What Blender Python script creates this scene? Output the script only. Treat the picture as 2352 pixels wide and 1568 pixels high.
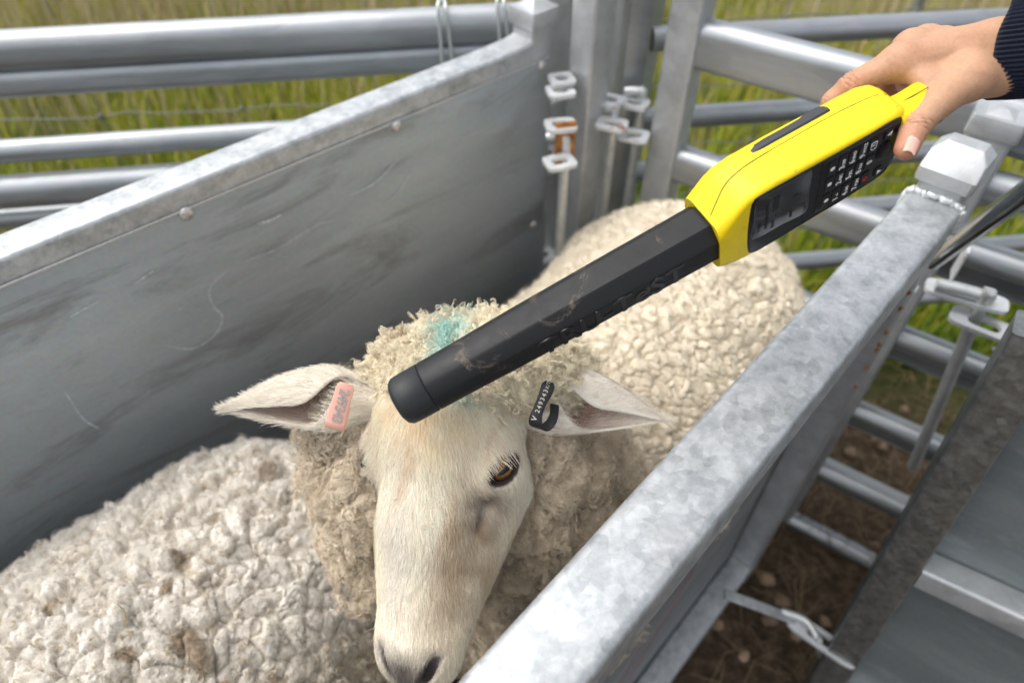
import bpy, math, random, os
import numpy as np
from mathutils import Vector, Matrix

for o in list(bpy.data.objects):
    bpy.data.objects.remove(o, do_unlink=True)
SC = bpy.context.scene
COL = SC.collection
rng = np.random.default_rng(7)
random.seed(7)

# ------------------------------------------------------------------ camera, sky, sun
CAMZ = 1.42
PITCH = math.radians(46.5)
FPX = 1568.0
cam = bpy.data.cameras.new("camera")
cam.sensor_width = 36.0
cam.lens = 24.0
cam.clip_start = 0.02
cam.clip_end = 500
cam.dof.use_dof = True
cam.dof.focus_distance = 0.555
cam.dof.aperture_fstop = 3.8
cam_ob = bpy.data.objects.new("camera", cam)
cam_ob.location = (0, 0, CAMZ)
cam_ob.rotation_euler = (math.pi / 2 - PITCH, 0, 0)
COL.objects.link(cam_ob)
SC.camera = cam_ob

world = bpy.data.worlds.new("World")
SC.world = world
world.use_nodes = True
wn = world.node_tree
wn.nodes.clear()
SUN_EL, SUN_AZ = math.radians(60), math.radians(-82)
sky = wn.nodes.new("ShaderNodeTexSky")
sky.sky_type = 'NISHITA'
sky.sun_disc = False
sky.sun_elevation = SUN_EL
sky.sun_rotation = SUN_AZ
sky.air_density = 1.0
sky.dust_density = 4.0
sky.ozone_density = 1.0
hs = wn.nodes.new("ShaderNodeHueSaturation")
hs.inputs['Saturation'].default_value = 0.26
bg = wn.nodes.new("ShaderNodeBackground")
bg.inputs['Strength'].default_value = 0.15
wo = wn.nodes.new("ShaderNodeOutputWorld")
wn.links.new(sky.outputs[0], hs.inputs['Color'])
wn.links.new(hs.outputs[0], bg.inputs['Color'])
wn.links.new(bg.outputs[0], wo.inputs['Surface'])

sun = bpy.data.lights.new("sun", 'SUN')
sun.energy = 0.75
sun.angle = math.radians(80)
sun.color = (1.0, 0.96, 0.9)
sun_ob = bpy.data.objects.new("sun", sun)
sd = Vector((math.sin(SUN_AZ) * math.cos(SUN_EL), math.cos(SUN_AZ) * math.cos(SUN_EL), math.sin(SUN_EL)))
sun_ob.rotation_euler = sd.to_track_quat('Z', 'Y').to_euler()
COL.objects.link(sun_ob)

SC.view_settings.view_transform = 'Standard'
SC.view_settings.look = 'None'
SC.view_settings.gamma = 1.0
SC.view_settings.exposure = 0.9

# ------------------------------------------------------------------ maths helpers
cR = np.array([1, 0, 0.0])
cF = np.array([0, math.cos(PITCH), -math.sin(PITCH)])
cU = np.array([0, math.sin(PITCH), math.cos(PITCH)])
CAM = np.array([0, 0, CAMZ])
Z3 = np.array([0, 0, 1.0])


def A3(*v):
    return np.array(v if len(v) > 1 else v[0], float)


def nz(v):
    v = np.asarray(v, float)
    return v / (np.linalg.norm(v) + 1e-12)


def ray(x, y):
    return (x - 1176) / FPX * cR - (y - 784) / FPX * cU + cF


def P(x, y, d):
    return CAM + ray(x, y) * d


def PZ(x, y, z):
    r = ray(x, y)
    return CAM + r * ((z - CAMZ) / r[2])


def PP(x, y, p0, n):
    r = ray(x, y)
    return CAM + r * (((A3(p0) - CAM) @ n) / (r @ n))


def az(deg):
    a = math.radians(deg)
    d = A3(math.sin(a), math.cos(a), 0)
    return d, A3(-d[1], d[0], 0)


# ------------------------------------------------------------------ mesh helpers
class MB:
    def __init__(self):
        self.v = []
        self.f = []
        self.n = 0

    def add(self, v, f):
        v = np.asarray(v, float).reshape(-1, 3)
        self.v.append(v)
        k = self.n
        self.f.extend([tuple(int(i) + k for i in q) for q in f])
        self.n += len(v)
        return self

    def verts(self):
        return np.concatenate(self.v) if self.v else np.zeros((0, 3))


def mesh_from(name, V, Fc, mat, smooth=True, sharp=40, colors=None):
    me = bpy.data.meshes.new(name)
    V = np.asarray(V, float)
    if isinstance(Fc, np.ndarray):
        n, k = Fc.shape
        me.vertices.add(len(V))
        me.vertices.foreach_set("co", V.astype(np.float32).ravel())
        me.loops.add(n * k)
        me.loops.foreach_set("vertex_index", Fc.astype(np.int32).ravel())
        me.polygons.add(n)
        me.polygons.foreach_set("loop_start", np.arange(0, n * k, k, dtype=np.int32))
        me.update(calc_edges=True)
        me.validate()
    else:
        me.from_pydata([tuple(p) for p in V], [], Fc)
        me.validate()
    if smooth:
        me.shade_smooth()
        if sharp:
            me.set_sharp_from_angle(angle=math.radians(sharp))
    if colors is not None:
        at = me.color_attributes.new("Col", 'FLOAT_COLOR', 'POINT')
        c = np.ones((len(me.vertices), 4), np.float32)
        c[:, :3] = colors
        at.data.foreach_set("color", c.ravel())
    if mat is not None:
        me.materials.append(mat)
    return me


def link(name, me, parent=None, base=None):
    o = bpy.data.objects.new(name, me)
    COL.objects.link(o)
    if parent is not None:
        o.parent = parent
    return o


def part(name, mb, mat, parent=None, smooth=True, sharp=40, colors=None, label=None):
    """one mesh object; vertices are given in world space, stored relative to the thing's base"""
    V = mb.verts()
    off = np.zeros(3)
    p = parent
    while p is not None:
        off += np.array(p.location)
        p = p.parent
    me = mesh_from(name, V - off, mb.f, mat, smooth, sharp, colors)
    o = link(name, me, parent)
    if label:
        o["label"] = label
    return o


def tag(o, label=None, cat=None, group=None, kind=None):
    if label:
        o["label"] = label
    if cat:
        o["category"] = cat
    if group:
        o["group"] = group
    if kind:
        o["kind"] = kind
    return o


def thing(name, loc, label, cat, group=None):
    o = bpy.data.objects.new(name, None)
    o.empty_display_size = 0.05
    o.location = tuple(float(c) for c in loc)
    COL.objects.link(o)
    return tag(o, label, cat, group)


def frame(d, up=Z3):
    d = nz(d)
    u = A3(up) - d * (A3(up) @ d)
    if np.linalg.norm(u) < 1e-6:
        u = A3(1, 0, 0) - d * d[0]
    u = nz(u)
    return d, np.cross(u, d), u      # along, side, up


def loft(rings, cap=True, closed=True):
    rings = [np.asarray(r, float) for r in rings]
    m = len(rings[0])
    V = np.concatenate(rings)
    F = []
    for i in range(len(rings) - 1):
        for j in range(m if closed else m - 1):
            k = (j + 1) % m
            F.append((i * m + j, i * m + k, (i + 1) * m + k, (i + 1) * m + j))
    if cap:
        F.append(tuple(range(m - 1, -1, -1)))
        b = (len(rings) - 1) * m
        F.append(tuple(range(b, b + m)))
    return V, F


def rrect(w, h, r, seg=4):
    pts = []
    r = min(r, w / 2 - 1e-5, h / 2 - 1e-5)
    for cx, cy, a0 in ((w / 2 - r, h / 2 - r, 0), (-w / 2 + r, h / 2 - r, 90), (-w / 2 + r, -h / 2 + r, 180), (w / 2 - r, -h / 2 + r, 270)):
        for i in range(seg + 1):
            a = math.radians(a0 + 90 * i / seg)
            pts.append((cx + r * math.cos(a), cy + r * math.sin(a)))
    return np.array(pts)


def rhs(p0, p1, w, h, r=0.006, up=Z3, seg=4, n=1):
    """rounded rectangular tube between two points (w across, h along up)"""
    p0, p1 = A3(p0), A3(p1)
    d, s, u = frame(p1 - p0, up)
    pr = rrect(w, h, r, seg)
    rings = [p0 + (p1 - p0) * t + pr[:, :1] * s + pr[:, 1:] * u for t in np.linspace(0, 1, n + 1)]
    return loft(rings)


def tube(pts, rad, seg=14, up=Z3):
    pts = [A3(p) for p in pts]
    rad = [rad] * len(pts) if np.isscalar(rad) else rad
    rings = []
    a = np.linspace(0, 2 * math.pi, seg, endpoint=False)
    s0 = None
    for i, p in enumerate(pts):
        d = nz(pts[min(i + 1, len(pts) - 1)] - pts[max(i - 1, 0)])
        if s0 is None:
            _, s, u = frame(d, up if abs(d @ A3(up)) < 0.95 else A3(1, 0, 0))
        else:
            s = nz(s0 - d * (s0 @ d))
            u = np.cross(d, s)
        s0 = s
        u = np.cross(d, s)
        rings.append(p + rad[i] * (np.cos(a)[:, None] * s + np.sin(a)[:, None] * u))
    return loft(rings)


def bez(pts, n=16):
    """Catmull-Rom through points"""
    pts = [A3(p) for p in pts]
    pts = [2 * pts[0] - pts[1]] + pts + [2 * pts[-1] - pts[-2]]
    out = []
    for i in range(1, len(pts) - 2):
        a, b, c, d = pts[i - 1:i + 3]
        for t in np.linspace(0, 1, n, endpoint=False):
            out.append(0.5 * (2 * b + (c - a) * t + (2 * a - 5 * b + 4 * c - d) * t * t + (3 * b - a - 3 * c + d) * t ** 3))
    out.append(pts[-2])
    return out


def plate(outer, inner, o, ex, ey, ez, th):
    """flat plate with a hole; outer/inner: same number of 2D points"""
    outer, inner = np.asarray(outer), np.asarray(inner)
    m = len(outer)
    to = lambda q, z: o + q[:, :1] * ex + q[:, 1:] * ey + z * ez
    V = np.concatenate([to(outer, th / 2), to(inner, th / 2), to(outer, -th / 2), to(inner, -th / 2)])
    F = []
    for j in range(m):
        k = (j + 1) % m
        F += [(j, k, m + k, m + j), (2 * m + k, 2 * m + j, 3 * m + j, 3 * m + k),
              (k, j, 2 * m + j, 2 * m + k), (m + j, m + k, 3 * m + k, 3 * m + j)]
    return V, F


def stadium(L, W, n=28, sq=1.0):
    """closed outline, n points sampled by angle of a rounded box L x W"""
    a = np.linspace(0, 2 * math.pi, n, endpoint=False)
    c, s = np.cos(a), np.sin(a)
    if sq > 1:
        e = 2.0 / sq
        return np.stack([np.sign(c) * np.abs(c) ** e * L / 2, np.sign(s) * np.abs(s) ** e * W / 2], 1)
    st = (L - W) / 2
    return np.stack([c * W / 2 + np.sign(c) * st * np.minimum(1, np.abs(c) * 3), s * W / 2], 1)


def lathe(o, axis, prof, seg=20):
    d, s, u = frame(axis, Z3 if abs(nz(axis)[2]) < 0.9 else A3(1, 0, 0))
    a = np.linspace(0, 2 * math.pi, seg, endpoint=False)
    rings = [o + d * z + r * (np.cos(a)[:, None] * s + np.sin(a)[:, None] * u) for r, z in prof]
    return loft(rings)


# ------------------------------------------------------------------ noise (numpy)
def hash3(ix, iy, iz, k=0):
    h = (ix.astype(np.int64) * 374761393 + iy.astype(np.int64) * 668265263 + iz.astype(np.int64) * 2147483647 + k * 974711) & 0xffffffff
    h = ((h ^ (h >> 13)) * 1274126177) & 0xffffffff
    h = ((h ^ (h >> 16)) * 2246822519) & 0xffffffff
    h = h ^ (h >> 15)
    return (h & 0xffffff) / float(0x1000000)


def vnoise(p, seed=0):
    i = np.floor(p).astype(np.int64)
    f = p - i
    f = f * f * (3 - 2 * f)
    r = 0
    for dx in (0, 1):
        for dy in (0, 1):
            for dz in (0, 1):
                w = (f[:, 0] if dx else 1 - f[:, 0]) * (f[:, 1] if dy else 1 - f[:, 1]) * (f[:, 2] if dz else 1 - f[:, 2])
                r = r + w * hash3(i[:, 0] + dx, i[:, 1] + dy, i[:, 2] + dz, seed)
    return r * 2 - 1


def fbm(p, seed=0, octv=3):
    r, a, t = 0, 1.0, 0
    for k in range(octv):
        r = r + a * vnoise(p * 2 ** k, seed + k * 17)
        t += a
        a *= 0.5
    return r / t


def worley(p, seed=0):
    """F1, F2, cell id and offset vector to the nearest seed"""
    i = np.floor(p).astype(np.int64)
    f1 = np.full(len(p), 9.0)
    f2 = np.full(len(p), 9.0)
    cid = np.zeros(len(p))
    off = np.zeros_like(p)
    for dx in (-1, 0, 1):
        for dy in (-1, 0, 1):
            for dz in (-1, 0, 1):
                c = i + np.array([dx, dy, dz])
                q = np.stack([c[:, k] + hash3(c[:, 0], c[:, 1], c[:, 2], seed + k) for k in range(3)], 1)
                dv = p - q
                d = np.sqrt((dv ** 2).sum(1))
                near = d < f1
                f2 = np.where(near, f1, np.minimum(f2, d))
                f1 = np.where(near, d, f1)
                off = np.where(near[:, None], dv, off)
                cid = np.where(near, hash3(c[:, 0], c[:, 1], c[:, 2], seed + 9), cid)
    return f1, f2, cid, off


def sstep(a, b, x):
    t = np.clip((x - a) / (b - a), 0, 1)
    return t * t * (3 - 2 * t)


# ------------------------------------------------------------------ signed distance shapes
def s_ell(c, r, R=None):
    c, r = A3(c), A3(r)

    def f(p):
        q = p - c
        if R is not None:
            q = q @ R
        k0 = np.sqrt(((q / r) ** 2).sum(-1))
        k1 = np.sqrt(((q / r ** 2) ** 2).sum(-1)) + 1e-9
        return k0 * (k0 - 1) / k1
    return f


def s_cone(a, b, ra, rb):
    a, b = A3(a), A3(b)
    ab = b - a
    L2 = ab @ ab

    def f(p):
        t = np.clip(((p - a) @ ab) / L2, 0, 1)
        return np.sqrt((((p - a) - t[..., None] * ab) ** 2).sum(-1)) - (ra + (rb - ra) * t)
    return f


def smin(a, b, k):
    h = np.clip(0.5 + 0.5 * (b - a) / k, 0, 1)
    return b * (1 - h) + a * h - k * h * (1 - h)


def surface_nets(fun, lo, hi, h):
    lo, hi = A3(lo), A3(hi)
    n = np.ceil((hi - lo) / h).astype(int) + 1
    gx, gy, gz = [lo[k] + h * np.arange(n[k]) for k in range(3)]
    f = np.empty(n, np.float32)
    YZ = np.stack(np.meshgrid(gy, gz, indexing='ij'), -1)
    for i in range(0, n[0], 8):                     # slabs keep memory low
        xs = gx[i:i + 8]
        p = np.empty((len(xs),) + YZ.shape[:2] + (3,))
        p[..., 0] = xs[:, None, None]
        p[..., 1:] = YZ[None]
        f[i:i + 8] = fun(p)
    ins = f < 0
    c = np.zeros(n - 1, int)
    for dx in (0, 1):
        for dy in (0, 1):
            for dz in (0, 1):
                c += ins[dx:n[0] - 1 + dx, dy:n[1] - 1 + dy, dz:n[2] - 1 + dz]
    act = (c > 0) & (c < 8)
    idx = np.full(n - 1, -1, int)
    ai = np.argwhere(act)
    idx[act] = np.arange(len(ai))
    acc = np.zeros((len(ai), 3))
    cnt = np.zeros(len(ai))
    corners = [(x, y, z) for x in (0, 1) for y in (0, 1) for z in (0, 1)]
    for a in corners:
        for ax in range(3):
            if a[ax]:
                continue
            b = list(a)
            b[ax] = 1
            fa = f[ai[:, 0] + a[0], ai[:, 1] + a[1], ai[:, 2] + a[2]]
            fb = f[ai[:, 0] + b[0], ai[:, 1] + b[1], ai[:, 2] + b[2]]
            x = (fa < 0) != (fb < 0)
            t = np.where(x, fa / np.where(x, fa - fb, 1), 0)
            q = np.tile(A3(a), (len(ai), 1))
            q[:, ax] += t
            acc += np.where(x[:, None], q, 0)
            cnt += x
    V = lo + h * (ai + acc / np.maximum(cnt, 1)[:, None])
    Fs = []
    for ax in range(3):
        u, v = (ax + 1) % 3, (ax + 2) % 3
        sl0 = [slice(None)] * 3
        sl1 = [slice(None)] * 3
        sl0[ax] = slice(0, n[ax] - 1)
        sl1[ax] = slice(1, n[ax])
        x = ins[tuple(sl0)] != ins[tuple(sl1)]
        e = np.argwhere(x)
        ok = (e[:, u] > 0) & (e[:, v] > 0) & (e[:, u] < n[u] - 1) & (e[:, v] < n[v] - 1)
        e = e[ok]
        flip = ins[e[:, 0], e[:, 1], e[:, 2]]

        def g(du, dv):
            q = e.copy()
            q[:, u] -= du
            q[:, v] -= dv
            return idx[q[:, 0], q[:, 1], q[:, 2]]
        quad = np.stack([g(1, 1), g(0, 1), g(0, 0), g(1, 0)], 1)
        quad[~flip] = quad[~flip][:, ::-1]
        Fs.append(quad)
    return V, np.concatenate(Fs)


def subdivide(V, F, it=1):
    """quad mesh -> linear 4-split followed by one smoothing pass"""
    for _ in range(it):
        n = len(V)
        E = np.concatenate([np.sort(F[:, [i, (i + 1) % 4]], 1) for i in range(4)])
        key = E[:, 0].astype(np.int64) * n + E[:, 1]
        uq, inv = np.unique(key, return_inverse=True)
        ea, eb = uq // n, uq % n
        em = (V[ea] + V[eb]) / 2
        fm = V[F].mean(1)
        m = len(F)
        ei = [n + inv[i * m:(i + 1) * m] for i in range(4)]
        fi = n + len(uq) + np.arange(m)
        V2 = np.concatenate([V, em, fm])
        F2 = np.concatenate([np.stack([F[:, i], ei[i], fi, ei[(i + 3) % 4]], 1) for i in range(4)])
        V, F = relax(V2, F2, 1, 0.5), F2
    return V, F


def relax(V, F, it=1, w=0.5):
    E = np.concatenate([F[:, [i, (i + 1) % 4]] for i in range(4)])
    for _ in range(it):
        cnt = np.bincount(E.ravel(), minlength=len(V)).astype(float)
        acc = np.stack([np.bincount(E[:, 0], V[E[:, 1], k], len(V)) + np.bincount(E[:, 1], V[E[:, 0], k], len(V)) for k in range(3)], 1)
        V = V * (1 - w) + w * acc / np.maximum(cnt, 1)[:, None]
    return V


def normals(V, F):
    d1 = V[F[:, 2]] - V[F[:, 0]]
    d2 = V[F[:, 3]] - V[F[:, 1]]
    fn = np.cross(d1, d2)
    N = np.stack([np.bincount(F.ravel(), np.repeat(fn[:, k], 4), len(V)) for k in range(3)], 1)
    return N / (np.linalg.norm(N, axis=1)[:, None] + 1e-12)


# ------------------------------------------------------------------ materials
def mat(name):
    m = bpy.data.materials.new(name)
    m.use_nodes = True
    nt = m.node_tree
    b = nt.nodes["Principled BSDF"]
    return m, nt, b


def simple(name, col, rough=0.5, metal=0.0, noise=0.0, nscale=60, bump=0.0, spec=0.5):
    m, nt, b = mat(name)
    b.inputs['Roughness'].default_value = rough
    b.inputs['Metallic'].default_value = metal
    b.inputs['Specular IOR Level'].default_value = spec
    b.inputs['Base Color'].default_value = (*col, 1)
    if noise or bump:
        tc = nt.nodes.new("ShaderNodeTexCoord")
        nn = nt.nodes.new("ShaderNodeTexNoise")
        nn.inputs['Scale'].default_value = nscale
        nn.inputs['Detail'].default_value = 6
        nt.links.new(tc.outputs['Object'], nn.inputs['Vector'])
        if noise:
            rmp = ramp(nt, nn.outputs['Fac'], [(0.3, tuple(c * (1 - noise) for c in col)), (0.7, tuple(min(1, c * (1 + noise)) for c in col))])
            nt.links.new(rmp, b.inputs['Base Color'])
        if bump:
            bp = nt.nodes.new("ShaderNodeBump")
            bp.inputs['Strength'].default_value = bump
            bp.inputs['Distance'].default_value = 0.001
            nt.links.new(nn.outputs['Fac'], bp.inputs['Height'])
            nt.links.new(bp.outputs[0], b.inputs['Normal'])
    return m


def ramp(nt, fac, stops):
    r = nt.nodes.new("ShaderNodeValToRGB")
    e = r.color_ramp.elements
    while len(e) < len(stops):
        e.new(0.5)
    for q, (p, c) in zip(e, stops):
        q.position = p
        q.color = (*c, 1) if len(c) == 3 else c
    nt.links.new(fac, r.inputs[0])
    return r.outputs[0]


def tex(nt, kind, scale, vec, **kw):
    n = nt.nodes.new(kind)
    n.inputs['Scale'].default_value = scale
    for k, v in kw.items():
        if k in n.inputs.keys():
            n.inputs[k].default_value = v
        else:
            setattr(n, k, v)
    nt.links.new(vec, n.inputs['Vector'])
    return n


def mapping(nt, scale=(1, 1, 1), rot=(0, 0, 0), src='Object'):
    tc = nt.nodes.new("ShaderNodeTexCoord")
    mp = nt.nodes.new("ShaderNodeMapping")
    mp.inputs['Scale'].default_value = scale
    mp.inputs['Rotation'].default_value = rot
    nt.links.new(tc.outputs[src], mp.inputs['Vector'])
    return mp.outputs[0]


def mixc(nt, fac, a, b, mode='MIX'):
    n = nt.nodes.new("ShaderNodeMix")
    n.data_type = 'RGBA'
    n.blend_type = mode
    for v, i in ((fac, 0), (a, 6), (b, 7)):
        if isinstance(v, (int, float)):
            n.inputs[i].default_value = v
        elif isinstance(v, tuple):
            n.inputs[i].default_value = (*v, 1)
        else:
            nt.links.new(v, n.inputs[i])
    return n.outputs[2]


def galvanised(name, lo=(0.30, 0.32, 0.33), hi=(0.62, 0.64, 0.65), scale=55, rough=(0.30, 0.55), metal=0.85, dirt=0.25, dirtcol=(0.24, 0.21, 0.17), stretch=(1, 1, 1), rust=0.0):
    """zinc spangle: cell-wise brightness and gloss, grey bloom, a little dried mud"""
    m, nt, b = mat(name)
    vec = mapping(nt, stretch)
    vo = tex(nt, "ShaderNodeTexVoronoi", scale, vec, Randomness=1.0)
    vo2 = tex(nt, "ShaderNodeTexVoronoi", scale * 2.3, vec, Randomness=1.0)
    no = tex(nt, "ShaderNodeTexNoise", scale * 0.35, vec, Detail=8, Roughness=0.65)
    n2 = tex(nt, "ShaderNodeTexNoise", scale * 7, vec, Detail=4)
    sp = mixc(nt, 0.4, vo.outputs['Color'], vo2.outputs['Color'])
    bw = nt.nodes.new("ShaderNodeRGBToBW")
    nt.links.new(sp, bw.inputs[0])
    ma = nt.nodes.new("ShaderNodeMath")
    ma.operation = 'MULTIPLY_ADD'
    nt.links.new(bw.outputs[0], ma.inputs[0])
    ma.inputs[1].default_value = 0.40
    nt.links.new(no.outputs['Fac'], ma.inputs[2])
    c = ramp(nt, ma.outputs[0], [(0.44, lo), (0.90, hi)])
    c = mixc(nt, 0.12, c, n2.outputs['Color'], 'OVERLAY')
    if dirt:
        n3 = tex(nt, "ShaderNodeTexNoise", 9, vec, Detail=9, Roughness=0.7)
        d = ramp(nt, n3.outputs['Fac'], [(0.56, (0, 0, 0)), (0.72, (dirt * 2, dirt * 2, dirt * 2))])
        c = mixc(nt, d, c, dirtcol)
    if rust:
        n4 = tex(nt, "ShaderNodeTexNoise", 30, vec, Detail=8, Roughness=0.7)
        d = ramp(nt, n4.outputs['Fac'], [(0.62 - rust * 0.1, (0, 0, 0)), (0.68, (1, 1, 1))])
        c = mixc(nt, d, c, (0.25, 0.09, 0.025))
    nt.links.new(c, b.inputs['Base Color'])
    r = ramp(nt, vo.outputs['Color'], [(0.1, (rough[0],) * 3), (0.9, (rough[1],) * 3)])
    nt.links.new(r, b.inputs['Roughness'])
    b.inputs['Metallic'].default_value = metal
    bp = nt.nodes.new("ShaderNodeBump")
    bp.inputs['Strength'].default_value = 0.15
    bp.inputs['Distance'].default_value = 0.0006
    nt.links.new(no.outputs['Fac'], bp.inputs['Height'])
    nt.links.new(bp.outputs[0], b.inputs['Normal'])
    return m


def attr_mat(name, rough=0.9, sheen=0.0, bump=0.0, bscale=900, spec=0.2, noise=0.0, trans=0.0):
    m, nt, b = mat(name)
    a = nt.nodes.new("ShaderNodeAttribute")
    a.attribute_name = "Col"
    c = a.outputs['Color']
    b.inputs['Roughness'].default_value = rough
    b.inputs['Specular IOR Level'].default_value = spec
    b.inputs['Sheen Weight'].default_value = sheen
    if bump or noise:
        vec = mapping(nt)
        no = tex(nt, "ShaderNodeTexNoise", bscale, vec, Detail=5, Roughness=0.6)
        if noise:
            g = ramp(nt, no.outputs['Fac'], [(0.3, (1 - noise,) * 3), (0.7, (1 + noise * 0.5,) * 3)])
            c = mixc(nt, 1.0, c, g, 'MULTIPLY')
        if bump:
            bp = nt.nodes.new("ShaderNodeBump")
            bp.inputs['Strength'].default_value = bump
            bp.inputs['Distance'].default_value = 0.001
            nt.links.new(no.outputs['Fac'], bp.inputs['Height'])
            nt.links.new(bp.outputs[0], b.inputs['Normal'])
    nt.links.new(c, b.inputs['Base Color'])
    return m


M = {}
M['rail'] = galvanised("galvanised_rail", (0.32, 0.34, 0.35), (0.58, 0.60, 0.61), 100, (0.40, 0.5), 0.65, 0.12)
M['far_rail'] = galvanised("galvanised_pipe", (0.30, 0.32, 0.33), (0.44, 0.46, 0.48), 30, (0.36, 0.48), 0.8, 0.1, stretch=(0.2, 0.2, 1))
M['paint'] = galvanised("silver_zinc_paint", (0.36, 0.375, 0.385), (0.50, 0.515, 0.525), 40, (0.4, 0.5), 0.5, 0.2)
M['lug'] = galvanised("zinc_coated_lug", (0.55, 0.57, 0.58), (0.7, 0.72, 0.73), 40, (0.35, 0.5), 0.35, 0.12, rust=0.25)
M['pin'] = galvanised("plated_pin", (0.50, 0.52, 0.52), (0.66, 0.68, 0.67), 120, (0.32, 0.42), 0.55, 0.04)
M['bright'] = galvanised("bright_steel_bar", (0.5, 0.54, 0.56), (0.75, 0.78, 0.8), 18, (0.10, 0.24), 1.0, 0.0)
M['dark_steel'] = galvanised("dark_galvanised", (0.18, 0.19, 0.19), (0.33, 0.34, 0.33), 130, (0.3, 0.5), 0.8, 0.3)
M['wire'] = simple("fence_wire", (0.20, 0.20, 0.17), 0.6, 0.3)
M['tie'] = simple("tie_wire", (0.62, 0.66, 0.66), 0.4, 0.6)
M['rivet'] = simple("rivet_steel", (0.62, 0.60, 0.57), 0.35, 0.8, 0.12, 300)
M['rust'] = simple("rusted_steel", (0.36, 0.14, 0.03), 0.85, 0.0, 0.6, 70)


def sheet_mat(name, rotz, lo, hi, rough=0.38, smear=1.0):
    m, nt, b = mat(name)
    vec = mapping(nt, (1, 1, 1), (0, 0, math.radians(rotz)))
    st = nt.nodes.new("ShaderNodeMapping")
    st.inputs['Scale'].default_value = (0.5, 1, 2.2)
    st.inputs['Rotation'].default_value = (0, math.radians(18), 0)
    nt.links.new(vec, st.inputs['Vector'])
    sv = st.outputs[0]
    big = tex(nt, "ShaderNodeTexNoise", 4.0, sv, Detail=8, Roughness=0.6)
    fine = tex(nt, "ShaderNodeTexNoise", 160, vec, Detail=5, Roughness=0.7)
    c = ramp(nt, big.outputs['Fac'], [(0.3, lo), (0.7, hi)])
    c = mixc(nt, 0.25, c, fine.outputs['Color'], 'OVERLAY')
    # chalky scuffs running along the race
    sc = nt.nodes.new("ShaderNodeMapping")
    sc.inputs['Scale'].default_value = (1.0, 1, 5.0)
    sc.inputs['Rotation'].default_value = (0, math.radians(14), 0)
    nt.links.new(vec, sc.inputs['Vector'])
    n1 = tex(nt, "ShaderNodeTexNoise", 9, sc.outputs[0], Detail=10, Roughness=0.72, Distortion=0.6)
    k = ramp(nt, n1.outputs['Fac'], [(0.555, (0, 0, 0)), (0.70, (0.75 * smear,) * 3)])
    c = mixc(nt, k, c, (0.44, 0.49, 0.52))
    # dried mud smeared by fleeces
    n2 = tex(nt, "ShaderNodeTexNoise", 5, sv, Detail=9, Roughness=0.7, Distortion=0.9)
    k = ramp(nt, n2.outputs['Fac'], [(0.52, (0, 0, 0)), (0.66, (0.7 * smear,) * 3)])
    c = mixc(nt, k, c, (0.19, 0.19, 0.18))
    nt.links.new(c, b.inputs['Base Color'])
    r = ramp(nt, n2.outputs['Fac'], [(0.35, (rough - 0.06,) * 3), (0.7, (rough + 0.2,) * 3)])
    nt.links.new(r, b.inputs['Roughness'])
    b.inputs['Metallic'].default_value = 0.4
    bp = nt.nodes.new("ShaderNodeBump")
    bp.inputs['Strength'].default_value = 0.2
    bp.inputs['Distance'].default_value = 0.002
    nt.links.new(big.outputs['Fac'], bp.inputs['Height'])
    nt.links.new(bp.outputs[0], b.inputs['Normal'])
    return m


# ------------------------------------------------------------------ ground and grass
def ground_mat():
    m, nt, b = mat("paddock_ground")
    vec = mapping(nt)
    n1 = tex(nt, "ShaderNodeTexNoise", 3.0, vec, Detail=8, Roughness=0.65)
    n2 = tex(nt, "ShaderNodeTexNoise", 45, vec, Detail=8, Roughness=0.7)
    soil = ramp(nt, n2.outputs['Fac'], [(0.3, (0.035, 0.024, 0.015)), (0.5, (0.085, 0.06, 0.038)), (0.70, (0.19, 0.14, 0.09))])
    turf = ramp(nt, n2.outputs['Fac'], [(0.3, (0.03, 0.045, 0.008)), (0.7, (0.10, 0.12, 0.03))])
    sep = nt.nodes.new("ShaderNodeSeparateXYZ")
    nt.links.new(vec, sep.inputs[0])
    ad = nt.nodes.new("ShaderNodeMath")
    ad.operation = 'MULTIPLY_ADD'
    nt.links.new(n1.outputs['Fac'], ad.inputs[0])
    ad.inputs[1].default_value = 0.5
    nt.links.new(sep.outputs['Y'], ad.inputs[2])
    k = ramp(nt, ad.outputs[0], [(0.0, (0, 0, 0)), (1.0, (1, 1, 1))])
    k.node.color_ramp.elements[0].position = 0.97
    k.node.color_ramp.elements[1].position = 1.0
    mr = nt.nodes.new("ShaderNodeMapRange")
    mr.inputs[1].default_value = 1.25
    mr.inputs[2].default_value = 1.55
    nt.links.new(ad.outputs[0], mr.inputs[0])
    c = mixc(nt, mr.outputs[0], soil, turf)
    nt.links.new(c, b.inputs['Base Color'])
    b.inputs['Roughness'].default_value = 0.95
    b.inputs['Specular IOR Level'].default_value = 0.15
    bp = nt.nodes.new("ShaderNodeBump")
    bp.inputs['Strength'].default_value = 0.8
    bp.inputs['Distance'].default_value = 0.02
    nt.links.new(n2.outputs['Fac'], bp.inputs['Height'])
    nt.links.new(bp.outputs[0], b.inputs['Normal'])
    return m


mb = MB()
gx = np.concatenate([[-150, -40, -12], np.linspace(-5, 5, 41), [12, 40, 150]])
gy = np.concatenate([[-150, -40, -12], np.linspace(-4, 7, 45), [14, 40, 150]])
GX, GY = np.meshgrid(gx, gy, indexing='ij')
gp = np.stack([GX.ravel(), GY.ravel(), np.zeros(GX.size)], 1)
gp[:, 2] = 0.02 * vnoise(gp * 1.7, 3) - 0.02
m_ = len(gy)
gf = [(i * m_ + j, (i + 1) * m_ + j, (i + 1) * m_ + j + 1, i * m_ + j + 1) for i in range(len(gx) - 1) for j in range(m_ - 1)]
mb.add(gp, gf)
tag(part("ground", mb, ground_mat(), sharp=0), kind="structure")


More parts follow.
